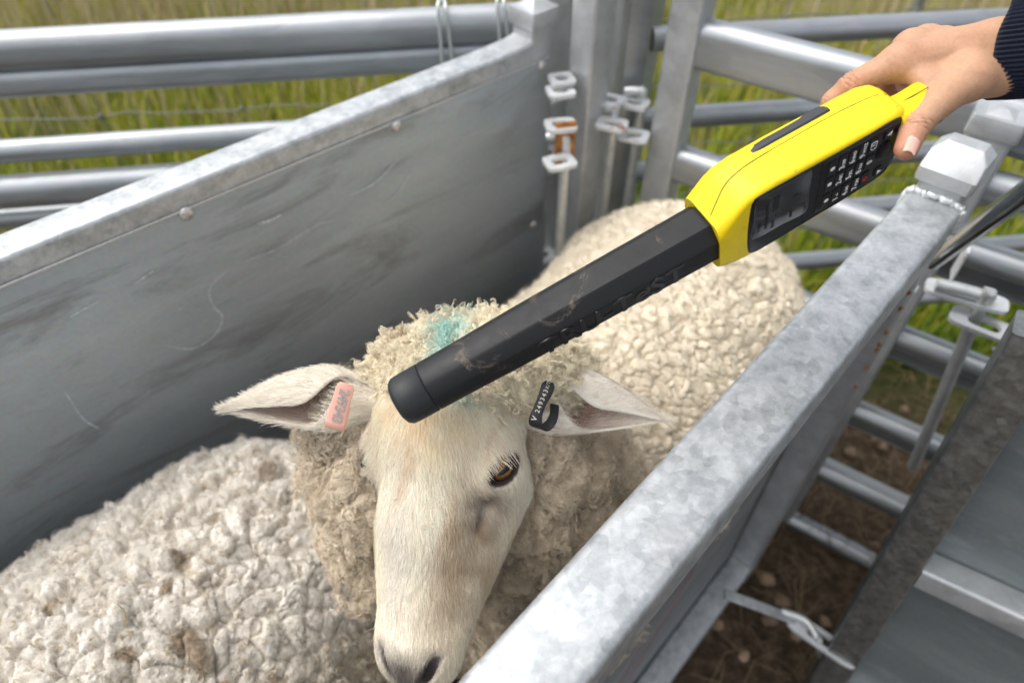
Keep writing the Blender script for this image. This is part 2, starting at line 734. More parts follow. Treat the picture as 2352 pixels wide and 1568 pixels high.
def blades(n, xr, yr, hr, wr, cols, lean=0.35, clump=1.5, seed=1, keep=None):
    r = np.random.default_rng(seed)
    p = np.stack([r.uniform(*xr, n), r.uniform(*yr, n), np.zeros(n)], 1)
    dens = fbm(p * clump, seed + 5, 3)
    ok = dens > r.uniform(-0.7, 0.35, n)
    if keep is not None:
        ok &= keep(p, r)
    p = p[ok]
    n = len(p)
    h = r.uniform(*hr, n) * (0.7 + 0.6 * (fbm(p * 2.3, seed + 8) * 0.5 + 0.5))
    w = r.uniform(*wr, n)
    a = r.uniform(0, 2 * np.pi, n)
    sd_ = np.stack([np.cos(a), np.sin(a), 0 * a], 1)
    ld = np.stack([-np.sin(a), np.cos(a), 0 * a], 1) * (r.normal(0, lean, n) * h)[:, None]
    up = np.stack([0 * a, 0 * a, h], 1)
    b0, b1 = p - sd_ * w[:, None], p + sd_ * w[:, None]
    m0, m1 = p + up * 0.55 + ld * 0.3 - sd_ * w[:, None] * 0.75, p + up * 0.55 + ld * 0.3 + sd_ * w[:, None] * 0.75
    t = p + up + ld
    t2 = t + sd_ * w[:, None] * 0.15
    V = np.stack([b0, b1, m1, m0, t2, t], 1).reshape(-1, 3)
    k = np.arange(n) * 6
    F = np.concatenate([np.stack([k, k + 1, k + 2, k + 3], 1), np.stack([k + 3, k + 2, k + 4, k + 5], 1)])
    ci = r.choice(len(cols), n, p=None)
    g = fbm(p * 1.2, seed + 21) * 0.5 + 0.5
    ci = np.where(r.random(n) < g, ci, np.minimum(ci, len(cols) // 2))
    c = np.array(cols)[ci] * r.uniform(0.75, 1.25, n)[:, None]
    return V, F, np.repeat(c, 6, 0)


M['grass'] = attr_mat("grass_blades", 0.75, spec=0.3)
green = [(0.27, 0.33, 0.012), (0.35, 0.40, 0.016), (0.21, 0.31, 0.016), (0.40, 0.37, 0.04), (0.42, 0.33, 0.13), (0.48, 0.39, 0.2)]
V1, F1, C1 = blades(150000, (-3.4, 3.6), (1.25, 4.6), (0.03, 0.14), (0.0014, 0.0038), green, 0.3, 1.6, 11)
dry = [(0.5, 0.41, 0.26), (0.42, 0.33, 0.2), (0.56, 0.47, 0.32), (0.3, 0.21, 0.12)]
V2, F2, C2 = blades(42000, (-3.4, 3.6), (1.6, 4.8), (0.15, 0.42), (0.0008, 0.0022), dry, 0.25, 1.1, 31,
                    keep=lambda p, r: r.random(len(p)) < 0.08 + 0.62 * sstep(2.2, 3.4, p[:, 1]))
me = mesh_from("grass", np.concatenate([V1, V2]), np.concatenate([F1, F2 + len(V1)]), M['grass'], False, 0, np.concatenate([C1, C2]))
tag(link("grass", me), kind="stuff")
low = [(0.12, 0.22, 0.015), (0.18, 0.27, 0.025), (0.25, 0.28, 0.04)]
V1, F1, C1 = blades(16000, (0.3, 2.2), (1.25, 2.1), (0.02, 0.09), (0.0015, 0.004), low, 0.5, 2.0, 41)
me = mesh_from("clover", V1, F1, M['grass'], False, 0, C1)
tag(link("clover", me), kind="stuff")
# trampled dead grass and straw on the bare soil by the right panel
r_ = np.random.default_rng(5)
mb = MB()
for i in range(850):
    p = A3(r_.uniform(0.3, 1.9), r_.uniform(0.25, 1.25), 0.006)
    a = r_.uniform(0, 6.28)
    L = r_.uniform(0.02, 0.13)
    d = A3(math.cos(a), math.sin(a), 0)
    q = A3(-d[1], d[0], 0) * L * r_.uniform(-0.3, 0.3)
    mb.add(*tube([p - d * L / 2, p + q + A3(0, 0, r_.uniform(0, 0.03)), p + d * L / 2], [0.0012, 0.001, 0.0006], 4))
tag(part("straw_litter", mb, simple("dead_straw", (0.20, 0.14, 0.075), 0.8, 0, 0.5, 9), sharp=0), kind="stuff")
mb = MB()
for i in range(130):
    p = A3(r_.uniform(0.3, 1.9), r_.uniform(0.2, 1.3), 0.002)
    s = r_.uniform(0.006, 0.022)
    a = np.linspace(0, 2 * np.pi, 7, endpoint=False) + r_.uniform(0, 1)
    rr = s * r_.uniform(0.7, 1.2, 7)
    rings = [p + np.stack([rr * k * np.cos(a), rr * k * np.sin(a), np.full(7, z * s)], 1) for k, z in ((0.8, -0.3), (1.0, 0.1), (0.75, 0.5), (0.3, 0.65))]
    mb.add(*loft(rings))
tag(part("gravel", mb, simple("clay_stone", (0.22, 0.15, 0.095), 0.9, 0, 0.5, 12), sharp=50), kind="stuff")


# ------------------------------------------------------------------ yard panels
def cap_mb(c, d, side, w, z0, apex):
    """pressed steel post cap: skirt, shoulder and low pyramid, plus a weld line"""
    mb = MB()
    pr = rrect(w, w, 0.004)
    ring = lambda k, z: c + pr[:, :1] * k * d + pr[:, 1:] * k * side + Z3 * z
    mb.add(*loft([ring(0.97, z0), ring(1.0, z0 + 0.003), ring(1.0, z0 + 0.020), ring(0.95, z0 + 0.026), ring(0.55, z0 + apex * 0.8), ring(0.22, z0 + apex), ring(0.05, z0 + apex + 0.001)]))
    return mb


def weld_bead(pts, r):
    pts = bez(pts, 10)
    rad = [r * (0.8 + 0.5 * random.random()) for _ in pts]
    pts = [p + np.array([random.uniform(-1, 1) for _ in range(3)]) * r * 0.3 for p in pts]
    return tube(pts, rad, 8)


def lug_mb(o, ex, ey, L, W, th, hl, hw, n=32):
    """slotted hinge plate: o is the centre, ex along its length"""
    out = stadium(L, W, n, 5)
    inn = stadium(hl, hw, n)
    mb = MB()
    mb.add(*plate(out, inn, A3(o), ex, ey, np.cross(ex, ey), th))
    return mb


def box_at(o, ex, ey, ez, sx, sy, sz, r=0.002):
    pr = rrect(sx, sy, r, 2)
    return loft([o + pr[:, :1] * ex + pr[:, 1:] * ey + ez * z for z in (-sz / 2, sz / 2)])


# ---- left sheeted panel
dL, nL = az(47.3)
ZT = CAMZ - 0.47
LP = lambda s, n, z: dL * s + nL * n + Z3 * z
left = thing("sheeted_panel", LP(0, 0.815, 0), "long sheeted steel race panel with three rivets along its inner face, left of the sheep", "panel", "sheeted panels of the sheep race")
mb = MB(); mb.add(*rhs(LP(-1.05, 0.815, ZT - 0.025), LP(0.775, 0.815, ZT - 0.025), 0.05, 0.05, 0.006, n=8))
part("top_rail", mb, M['rail'], left)
mb = MB(); mb.add(*rhs(LP(-1.05, 0.815, 0.12), LP(0.775, 0.815, 0.12), 0.05, 0.05, 0.006))
part("bottom_rail", mb, M['rail'], left)
mb = MB(); mb.add(*rhs(LP(0.80, 0.815, 0.0), LP(0.80, 0.815, ZT + 0.036), 0.05, 0.05, 0.005, up=nL))
part("post", mb, M['paint'], left)
mb = MB(); mb.add(*rhs(LP(-1.075, 0.815, 0.0), LP(-1.075, 0.815, ZT + 0.03), 0.05, 0.05, 0.005, up=nL))
part("post", mb, M['paint'], left)
part("post_cap", cap_mb(LP(0.80, 0.815, 0), dL, nL, 0.061, ZT + 0.022, 0.036), M['paint'], left, sharp=22)
part("post_cap", cap_mb(LP(-1.075, 0.815, 0), dL, nL, 0.058, ZT + 0.012, 0.045), M['paint'], left)
# weld flare where rail meets post
mb = MB()
pr = rrect(0.051, 0.051, 0.006)
rg = lambda s, up_, k: LP(s, 0.815, ZT - 0.025) + pr[:, :1] * k * nL + Z3 * (pr[:, 1:] * k + np.where(pr[:, 1:] > 0, up_, 0))
mb.add(*loft([rg(0.715, 0, 1.0), rg(0.752, 0.0008, 1.004), rg(0.767, 0.002, 1.006), rg(0.7755, 0.0045, 1.012)]))
part("weld", mb, M['paint'], left)
SH_L = sheet_mat("galvanised_sheet_left", -42.7, (0.31, 0.35, 0.375), (0.43, 0.475, 0.50), 0.42)
# the sheet: a pressed skin lapped on the inner face, slightly oil-canned
mb = MB()
ss = np.linspace(-1.05, 0.812, 260)
zz = np.linspace(0.14, ZT - 0.030, 100)
S, Zg = np.meshgrid(ss, zz, indexing='ij')
q = np.stack([S.ravel(), 0 * S.ravel(), Zg.ravel()], 1)
wob = 0.0020 * vnoise(q * 4.5, 5) * sstep(0.0, 0.15, 0.812 - q[:, 0]) * sstep(0, 0.06, ZT - 0.03 - q[:, 2]) - 0.002 * sstep(0.02, 0.1, ZT - 0.03 - q[:, 2])
for x, y, r1_, r2_, h_ in ((925, 275, 0.030, 0.014, 0.0035), (1160, 290, 0.028, 0.018, 0.0040), (1070, 232, 0.026, 0.013, 0.003), (640, 470, 0.05, 0.02, 0.002), (330, 700, 0.08, 0.04, 0.0025), (860, 560, 0.07, 0.05, 0.002)):
    pc_ = PP(x, y, LP(0, 0.787, 0), nL)
    wob = wob - 2 * h_ * np.exp(-((q[:, 0] - pc_ @ dL) / r1_) ** 2 - ((q[:, 2] - pc_[2]) / r2_) ** 2)
V = LP(q[:, :1], 0.7885 + 0.5 * wob[:, None], q[:, 2:])
m_ = len(zz)
F = [(i * m_ + j, (i + 1) * m_ + j, (i + 1) * m_ + j + 1, i * m_ + j + 1) for i in range(len(ss) - 1) for j in range(m_ - 1)]
n0 = len(V)
mb.add(np.concatenate([V, V + nL * 0.0012]), F + [tuple(n0 + k for k in f[::-1]) for f in F] +
       [(i * m_ + m_ - 1, (i + 1) * m_ + m_ - 1, n0 + (i + 1) * m_ + m_ - 1, n0 + i * m_ + m_ - 1) for i in range(len(ss) - 1)])
part("sheet", mb, SH_L, left, sharp=60)
mb = MB(); mb.add(*rhs(LP(-1.05, 0.7878, ZT - 0.0305), LP(0.812, 0.7878, ZT - 0.0305), 0.0022, 0.0028, 0.001))
part("sheet_edge", mb, M['rivet'], left)


def rivet(o, n, r, parent):
    mb = MB()
    mb.add(*lathe(o, n, [(r * 1.0, -0.001), (r, 0.0008), (r * 0.93, 0.0022), (r * 0.7, 0.0036), (r * 0.26, 0.0044), (r * 0.22, 0.003), (r * 0.05, 0.003)], 22))
    return part("rivet", mb, M['rivet'], parent)


for (x, y) in ((428, 490), (912, 290), (1245, 152), (1226, 517)):
    rivet(PP(x, y, LP(0, 0.787, 0), nL), -nL, 0.0088, left)


def ribbon_on(pix, plane_p, nrm, w, proud=0.0006):
    pts = bez([PP(x, y, plane_p, nrm) for x, y in pix], 8)
    rings = []
    for i, p in enumerate(pts):
        d = nz(pts[min(i + 1, len(pts) - 1)] - pts[max(i - 1, 0)])
        s = np.cross(nrm, d)
        ww = w * (0.5 + 0.9 * random.random()) * math.sin(math.pi * (i + 0.6) / len(pts)) ** 0.4
        b = p - nrm * proud
        rings.append([b + s * ww, b - nrm * 0.0002, b - s * ww])
    return loft(rings, cap=False, closed=False)


chalk = simple("chalky_scratch", (0.58, 0.64, 0.66), 0.7, 0.05, 0.3, 200)
for pix, w in (([(524, 618), (482, 660), (488, 700), (510, 728), (492, 770), (440, 800), (380, 793)], 0.0013),
               ([(352, 622), (300, 655), (230, 690), (160, 728)], 0.0012),
               ([(645, 493), (620, 506), (592, 514)], 0.0022),
               ([(560, 600), (640, 570), (720, 520), (770, 505)], 0.0007),
               ([(940, 400), (915, 440), (885, 470)], 0.001),
               ([(915, 365), (860, 420), (800, 450)], 0.0012),
               ([(405, 700), (415, 712)], 0.003),
               ([(150, 900), (190, 960), (230, 985)], 0.0009)):
    mb = MB(); mb.add(*ribbon_on(pix, LP(0, 0.787, 0), nL, w))
    part("scratch", mb, chalk, left, sharp=0)

# hinge lugs welded on the far side of the left panel's post
for z in (ZT - 0.13, ZT - 0.19, ZT - 0.245, ZT - 0.275, ZT - 0.50):
    part("hinge_lug", lug_mb(LP(0.853, 0.822, z), dL, nL, 0.065, 0.045, 0.006, 0.03, 0.018), M['lug'], left)

# ---- right sheeted panel
dR, nR = az(42.8)
ZR = CAMZ - 0.45
RP = lambda s, n, z: dR * s + nR * n + Z3 * z
right = thing("sheeted_panel", RP(0.2, 0.09, 0), "sheeted steel race panel with a wide spangled top rail, right of the sheep", "panel", "sheeted panels of the sheep race")
RC = 0.089
SE = 0.800
mb = MB(); mb.add(*rhs(RP(-0.75, RC, ZR - 0.03), RP(SE, RC, ZR - 0.03), 0.061, 0.06, 0.008, n=8, seg=5))
part("top_rail", mb, M['rail'], right)
mb = MB(); mb.add(*rhs(RP(SE + 0.026, RC, 0.0), RP(SE + 0.026, RC, ZR + 0.030), 0.05, 0.05, 0.005, up=nR))
part("post", mb, M['paint'], right)
mb = MB()
c0 = RP(SE + 0.026, RC, 0)
pr = rrect(0.062, 0.062, 0.0045, 2)
ring = lambda k, k2, z, dx=0: c0 + dR * dx + pr[:, :1] * k * dR + pr[:, 1:] * k2 * nR + Z3 * (ZR + z)
mb.add(*loft([ring(0.98, 0.98, 0.018), ring(1, 1, 0.021), ring(1.0, 1.0, 0.034), ring(0.62, 0.95, 0.050), ring(0.35, 0.62, 0.060, 0.004), ring(0.2, 0.5, 0.061, 0.004)]))
part("post_cap", mb, M['paint'], right, sharp=22)
mb = MB()
mb.add(*weld_bead([RP(SE + 0.001, RC - 0.03, ZR), RP(SE + 0.002, RC - 0.01, ZR + 0.004), RP(SE + 0.001, RC + 0.012, ZR + 0.003), RP(SE + 0.002, RC + 0.03, ZR)], 0.0042))
mb.add(*weld_bead([RP(SE + 0.001, RC - 0.031, ZR), RP(SE + 0.0, RC - 0.032, ZR - 0.03)], 0.003))
mb.add(*weld_bead([RP(SE + 0.001, RC + 0.031, ZR), RP(SE + 0.0, RC + 0.032, ZR - 0.03)], 0.003))
part("weld", mb, M['lug'], right, sharp=0)
SH_R = sheet_mat("galvanised_sheet_right", -47.2, (0.24, 0.26, 0.27), (0.36, 0.38, 0.39), 0.34, 0.4)
mb = MB(); mb.add(*rhs(RP(-0.75, RC + 0.026, 0.46), RP(SE, RC + 0.026, 0.46), 0.0015, 0.90, 0.0006, n=1))
part("sheet", mb, SH_R, right)
mid = PP(1700, 1365, RP(0, RC - 0.025, 0), nR)
ZM = mid[2]
mb = MB(); mb.add(*rhs(RP(-0.75, RC - 0.001, ZM - 0.02), RP(SE, RC - 0.001, ZM - 0.02), 0.048, 0.04, 0.006))
part("middle_rail", mb, M['rail'], right)
mb = MB(); mb.add(*rhs(RP(-0.75, RC, 0.05), RP(SE, RC, 0.05), 0.048, 0.04, 0.006))
part("bottom_rail", mb, M['rail'], right)
mb = MB(); mb.add(*weld_bead([RP(SE - 0.003, RC - 0.025, ZM), RP(SE - 0.004, RC, ZM + 0.004), RP(SE - 0.003, RC + 0.02, ZM)], 0.004))
part("weld", mb, M['lug'], right, sharp=0)
R1 = RP(SE + 0.026, RC, 0)
for k in range(7):
    mb = MB()
    zz_ = ZR - 0.13 - 0.028 * k
    o = RP(SE + 0.001 + random.uniform(-0.001, 0.002), RC - 0.024, zz_ + random.uniform(-0.012, 0.012))
    mb.add(*tube(bez([o, o + Z3 * -0.004 + dR * random.uniform(0, 0.002), o + Z3 * -random.uniform(0.007, 0.014)], 5), [0.0012, 0.0022, 0.0026, 0.003, 0.0022, 0.0024, 0.0018, 0.0014, 0.001, 0.0008, 0.0005], 7))
    part("rust_spot", mb, M['rust'], right, sharp=0)
# upper lug (top plate of the hinge) with the welded wings
zl = P(2205, 690, 0.66)[2]


def px_frame(p_a, p_b, z):
    a, b = PZ(*p_a, z), PZ(*p_b, z)
    return a, b, nz(b - a)


a_, b_, ex_ = px_frame((2130, 655), (2310, 705), ZR - 0.195)
ey_ = nz(np.cross(Z3, ex_))
LUGZ = ZR - 0.195
ctr = (a_ + b_) / 2
wl = np.linalg.norm(b_ - a_)
part("hinge_lug", lug_mb(ctr, ex_, ey_, wl * 1.06, 0.036, 0.006, wl * 0.5, 0.016), M['lug'], right)
mb = MB(); mb.add(*box_at(PZ(2205, 600, LUGZ + 0.035), ex_, ey_, Z3, 0.004, 0.03, 0.05))
part("hinge_wing", mb, M['lug'], right)
mb = MB(); mb.add(*box_at(RP(SE + 0.06, RC - 0.02, LUGZ + 0.01), dR, nR, Z3, 0.02, 0.012, 0.05, 0.004))
part("hinge_wing", mb, M['lug'], right)
LZ2 = 0.24

# ---- hooked hinge pin through the lugs
pin_top = PZ(2150, 652, LUGZ + 0.011)
pin_in = PZ(2262, 692, LUGZ + 0.004)
pin_bot = PP(2097, 1072, pin_in, nz(A3(cF[0], cF[1], 0)))
corner = pin_in + Z3 * 0.004
mb = MB()
mb.add(*tube(bez([pin_top, pin_top * 0.4 + corner * 0.6 + Z3 * 0.003, corner, pin_in - Z3 * 0.02, pin_bot], 10), 0.0094, 16))
pin = part("hinge_pin", mb, M['pin'], None)
tag(pin, "hooked steel pin dropped through the slotted lugs beside the right rail", "pin", "pins joining the panels")

# ---- leaning sheeted panel in the lower right corner
dG, nG = az(125)
GT = A3(0.545, 0.492, CAMZ - 0.50)
GB = A3(0.563, 0.385, -0.02)
lean_d = nz(GB - GT)
gp_ = thing("sheeted_panel", A3(GB[0], GB[1], 0), "dark sheeted panel leaning in the lower right corner, pinned to the right race panel", "panel", "sheeted panels of the sheep race")
gd = nz(dG - lean_d * (dG @ lean_d))
gn = nz(np.cross(gd, lean_d))
mb = MB(); mb.add(*rhs(GB, GT, 0.05, 0.05, 0.005, up=gn))
part("post", mb, M['dark_steel'], gp_)
mpt = PP(2160, 1300, GT, gn)
hh = (mpt - GT) @ lean_d
for nm, k in (("middle_rail", hh + 0.02), ("top_rail", 0.02), ("bottom_rail", 0.84)):
    p0 = GT + lean_d * k + gd * 0.026
    mb = MB(); mb.add(*rhs(p0, p0 + gd * 1.1, 0.045, 0.04, 0.006, up=-lean_d))
    part(nm, mb, M['rail'] if nm != "middle_rail" else M['paint'], gp_)
sgn = -1.0 if gn @ (CAM - GT) > 0 else 1.0
c0 = GT + lean_d * 0.45 + gd * 0.57 + gn * sgn * 0.023
mb = MB(); mb.add(*box_at(c0, gd, gn, lean_d, 1.13, 0.0015, 0.86, 0.0006))
part("sheet", mb, sheet_mat("galvanised_sheet_corner", 35, (0.16, 0.19, 0.20), (0.27, 0.30, 0.31), 0.34, 0.5), gp_)
a3, b3, ex3 = px_frame((2190, 720), (2330, 775), LUGZ - 0.022)
ey3 = nz(np.cross(Z3, ex3))
w3 = np.linalg.norm(b3 - a3)
part("hinge_lug", lug_mb((a3 + b3) / 2, ex3, ey3, w3 * 1.12, 0.040, 0.006, w3 * 0.55, 0.020), M['lug'], gp_)
mb = MB()
for k in range(9):
    o = b3 + ex3 * random.uniform(-0.012, 0.012) + ey3 * random.uniform(-0.02, 0.02) - Z3 * random.uniform(0.002, 0.035)
    mb.add(*lathe(o, nz(A3(-0.3, -1, 0.2)), [(0.004 * random.uniform(0.5, 1.5), -0.003), (0.003, 0.001), (0.001, 0.002)], 8))
part("weld", mb, M['lug'], gp_, sharp=0)
mb = MB(); mb.add(*lathe(b3 - Z3 * 0.008 + ex3 * 0.004, A3(0, -1, 0.3), [(0.007, -0.004), (0.005, 0.001), (0.001, 0.002)], 8))
part("rust_spot", mb, M['rust'], gp_, sharp=0)
a2, b2, ex2 = px_frame((1812, 1418), (1968, 1524), LZ2)
part("hinge_lug", lug_mb((a2 + b2) / 2, ex2, nz(np.cross(Z3, ex2)), np.linalg.norm(b2 - a2), 0.034, 0.006, np.linalg.norm(b2 - a2) * 0.45, 0.016), M['lug'], gp_)
mb = MB(); mb.add(*rhs(RP(0.60, 0.066, LZ2 + 0.05), PZ(1822, 1424, LZ2) + A3(0, 0, 0.004), 0.018, 0.006, 0.002))
part("hinge_wing", mb, M['rail'], right)
# lower latch pin
q0, q1 = PZ(1795, 1403, LZ2 + 0.01), PZ(1850, 1425, LZ2 + 0.012)
mb = MB()
mb.add(*tube(bez([q0, q1, PZ(1880, 1470, LZ2 + 0.004), PZ(1880, 1475, LZ2 - 0.02), PP(1905, 1600, PZ(1880, 1475, LZ2), nz(A3(0, 1, 0)))], 8), 0.0065, 14))
tag(part("hinge_pin", mb, M['pin'], None), "hooked steel pin in the low lug near the bottom edge, beside the leaning panel", "pin", "pins joining the panels")


# ---- railed panels behind
def rail_panel(label, dirn, p0, L, rails, posts, mrail, shape='pipe', group="railed panels behind the race"):
    t = thing("railed_panel", A3(p0[0], p0[1], 0), label, "panel", group)
    for (z, h, w, dn) in rails:
        a = A3(p0[0], p0[1], z) + A3(-dirn[1], dirn[0], 0) * dn
        mb = MB(); mb.add(*rhs(a, a + dirn * L, w, h, min(w, h) * 0.48, seg=6, n=6))
        part("rail", mb, mrail, t)
    for (s, w, zt, mt) in posts:
        a = A3(p0[0], p0[1], 0) + dirn * s
        mb = MB(); mb.add(*rhs(a, a + Z3 * zt, w, w, 0.006, up=A3(-dirn[1], dirn[0], 0)))
        part("post", mb, mt, t)
        part("post_cap", cap_mb(a, dirn, A3(-dirn[1], dirn[0], 0), w * 1.14, zt - 0.014, 0.03), mt, t, sharp=22)
    return t


# back left: rails run from the far left to the hinge posts
d1, n1 = az(82.2)
pl0 = A3(-0.82, 1.11, 0)


def zon(x, y, p0, n):
    return PP(x, y, p0, n)[2]


zr = [zon(0, 70, pl0, n1), zon(0, 156, pl0, n1), zon(0, 343, pl0, n1), zon(0, 408, pl0, n1), zon(0, 500, pl0, n1)]
st = pl0 - d1 * 1.3
rails = [(zr[0] - 0.031, 0.062, 0.05, 0.0), (zr[1] - 0.026, 0.052, 0.04, 0.004), (zr[2] - 0.021, 0.042, 0.042, 0.03), (zr[3] - 0.032, 0.064, 0.05, 0.0), (zr[4] - 0.021, 0.042, 0.042, 0.03),
         (zr[4] - 0.22, 0.05, 0.05, 0.0), (zr[4] - 0.4, 0.05, 0.05, 0.0)]
Lb = 1.3 + ((PP(1255, 30, pl0, n1) - pl0) @ d1)
rail_panel("railed panel with heavy doubled top rail running along the back left", d1, st, Lb, rails, [(Lb + 0.02, 0.045, 1.25, M['paint'])], M['far_rail'])

# hinge posts in the middle
pA = P(1350, 200, 1.17); pB1 = P(1422, 150, 1.27); pB2 = P(1470, 120, 1.31)


def hinge_post(p, w, zt, label, lugs, rot, mt):
    d, n = az(rot)
    t = thing("steel_post", A3(p[0], p[1], 0), label, "post", "upright posts at the back corner")
    a = A3(p[0], p[1], 0)
    mb = MB(); mb.add(*rhs(a, a + Z3 * zt, w, w, 0.006, up=n))
    part("tube", mb, mt, t)
    part("post_cap", cap_mb(a, d, n, w * 1.14, zt - 0.014, 0.03), mt, t, sharp=22)
    for (xl, xr, yc, dl, dr) in lugs:
        pa, pb = P(xl, yc, dl), P(xr, yc, dr)
        pb[2] = pa[2]
        ex = nz(pb - pa)
        L = np.linalg.norm(pb - pa)
        part("hinge_lug", lug_mb((pa + pb) / 2, ex, nz(np.cross(Z3, ex)), L, 0.042, 0.006, L * 0.55, 0.018), M['lug'], t)
    return t


lft, rgt, fr = A3(-0.85, -0.5, 0), A3(0.8, -0.6, 0), A3(0.3, -0.95, 0)
hinge_post(pA, 0.052, 1.25, "pale square post with rusty stain below its lug, nearest the left panel", [(1262, 1318, 186, 1.13, 1.14), (1256, 1318, 214, 1.12, 1.13), (1252, 1322, 292, 1.11, 1.12), (1252, 1318, 380, 1.11, 1.13)], 47, M['paint'])
hinge_post(pB1, 0.048, 1.25, "light square post standing second from the left panel's end", [(1376, 1432, 226, 1.2, 1.18), (1370, 1442, 280, 1.19, 1.17)], 60, M['paint'])
hinge_post(pB2, 0.052, 1.25, "shaded square post just left of the gap with green grass", [(1425, 1492, 232, 1.22, 1.2), (1420, 1492, 306, 1.21, 1.19), (1436, 1480, 20, 1.24, 1.22)], 50, M['far_rail'])
# short pins standing in those lugs
for (x, y, d, L, lab) in ((1300, 330, 1.13, 0.34, "round pin standing between the left panel and the pale post"),
                          (1412, 262, 1.2, 0.36, "round pin in the lugs of the second post from the left panel"),
                          (1476, 225, 1.22, 0.42, "round pin with a bent top in the lugs left of the green gap")):
    p = P(x, y, d)
    mb = MB(); mb.add(*tube(bez([p + A3(-0.03, 0.012, 0.006), p + A3(-0.008, 0.004, 0.01), p, p - Z3 * L * 0.3, p - Z3 * L], 6), 0.0085, 12))
    tag(part("hinge_pin", mb, M['pin']), lab, "pin", "pins joining the panels")
mb = MB()
pr_ = P(1297, 335, 1.13)
mb.add(*box_at(pr_, nz(A3(1, 0.2, 0)), nz(A3(-0.2, 1, 0)), Z3, 0.034, 0.004, 0.085, 0.001))
tag(part("rusty_plate", mb, M['rust']), "orange rusted plate between the lugs beside the pale post", "plate")

# back right railed panel (far)
pr0 = P(1500, 62, 1.0)
sc_ = 1.21 / pr0[1]
pr0 = CAM + (P(1500, 62, 1.0) - CAM) * (1.215 / P(1500, 62, 1.0)[1])
d2, n2 = az(83)
zq = [zon(1500, 62, pr0, n2), zon(1580, 245, pr0, n2), zon(1455, 375, pr0, n2), zon(1445, 498, pr0, n2)]
zs = [(z - 0.021, 0.042, 0.042, 0.0) for z in zq]
rail_panel("far railed panel of plain horizontal tubes behind the hand", d2, pr0, 1.9, zs + [(zq[3] - 0.17, 0.042, 0.042, 0.0), (zq[3] - 0.33, 0.042, 0.042, 0)], [(-0.03, 0.045, 1.25, M['far_rail'])], M['far_rail'])

# oblique railed panel starting at the broad post C
pC = P(1562, 180, 1.15)
d3, n3 = az(125)
z3_ = [zon(1620, 40, pC, n3), zon(1600, 345, pC, n3)]
dz3 = z3_[0] - z3_[1]
rl = [(z3_[0] - 0.04, 0.08, 0.045, 0), (z3_[1] - 0.036, 0.072, 0.045, 0)] + [(z3_[1] - 0.036 - 0.2 * k, 0.06, 0.045, 0) for k in (1, 2, 3)]
rail_panel("oblique railed panel with deep top rail starting at the broad post", d3, A3(pC[0], pC[1], 0) + d3 * 0.02, 1.7, rl, [(-0.02, 0.055, z3_[0] + 0.06, M['paint'])], M['far_rail'])

# near railed panel on the right, its post capped
pN = A3(0.625, 0.81, 0)
zt_ = zon(2300, 255, pN, nz(A3(0, 1, 0)))
zN = [zon(2290, 568, pN, n3), zon(2200, 800, pN, n3), zon(2110, 985, pN, n3), zon(2030, 1130, pN, n3), zon(1955, 1250, pN, n3)]
rl = [(zt_ - 0.10, 0.045, 0.04, 0)] + [(z - 0.02, 0.042, 0.042, 0) for z in zN]
rail_panel("round railed panel crossing low behind the right race panel over bare soil", d3, pN + d3 * 0.02, 1.3, rl, [(-0.02, 0.055, zt_ - 0.012, M['paint'])], M['far_rail'])
# left continuation of those rails up to the race panel
# bright brace bar
b0 = PP(2150, 592, A3(0.60, 0.70, 0), nz(A3(0.2, 1, 0)))
b1 = P(2420, 395, 0.70)
mb = MB(); mb.add(*tube([b0 + (b1 - b0) * t for t in (-0.05, 0, 0.3, 0.6, 1, 1.6)], 0.0125, 20))
tag(part("brace_bar", mb, M['bright']), "shiny round bright-steel bar slanting up to the right edge", "bar")

# ---- ringlock fence behind
mb_ = None
fn = thing("wire_fence", A3(0, 1.45, 0), "ringlock wire fence with knotted uprights in the grass behind the rails", "fence")
df, nf = az(84)
pf = A3(-0.6, 1.42, 0)
zw = zon(232, 267, pf, nf)
for k in range(-3, 3):
    z = zw + 0.15 * k
    if z < 0.03:
        continue
    mb = MB()
    pts = [pf + df * s + Z3 * (z + 0.004 * math.sin(s * 21 + k) + 0.003 * math.sin(s * 47)) for s in np.linspace(-2.2, 4.5, 90)]
    mb.add(*tube(pts, 0.0016, 6))
    part("line_wire", mb, M['wire'], fn, sharp=0)
s0 = (PP(232, 267, pf, nf) - pf) @ df
ds = ((PP(552, 240, pf, nf) - pf) @ df) - s0
for k in range(-6, 13):
    b = pf + df * (s0 + ds * k)
    mb = MB(); mb.add(*tube([b + Z3 * z + df * 0.004 * math.sin(z * 20 + k) for z in np.linspace(0.02, zw + 0.31, 14)], 0.0014, 6))
    part("stay_wire", mb, M['wire'], fn, sharp=0)
    for j in (-2, -1, 0, 1, 2):
        if zw + 0.15 * j < 0.05:
            continue
        mb = MB(); mb.add(*tube(bez([b + Z3 * (zw + 0.15 * j) + df * x + Z3 * z + nf * y for x, y, z in ((-0.006, -0.003, -0.004), (0, -0.004, 0.004), (0.006, 0, -0.003), (0, 0.004, 0.005), (-0.004, -0.003, 0))], 4), 0.002, 6))
        part("knot", mb, M['wire'], fn, sharp=0)
fp = P(2105, 20, 2.1)
mb = MB(); mb.add(*rhs(A3(fp[0], fp[1], 0), A3(fp[0], fp[1], 1.35), 0.03, 0.02, 0.003))
tag(part("fence_post", mb, M['far_rail']), "grey steel picket standing in the dry grass at the top right", "fence post")


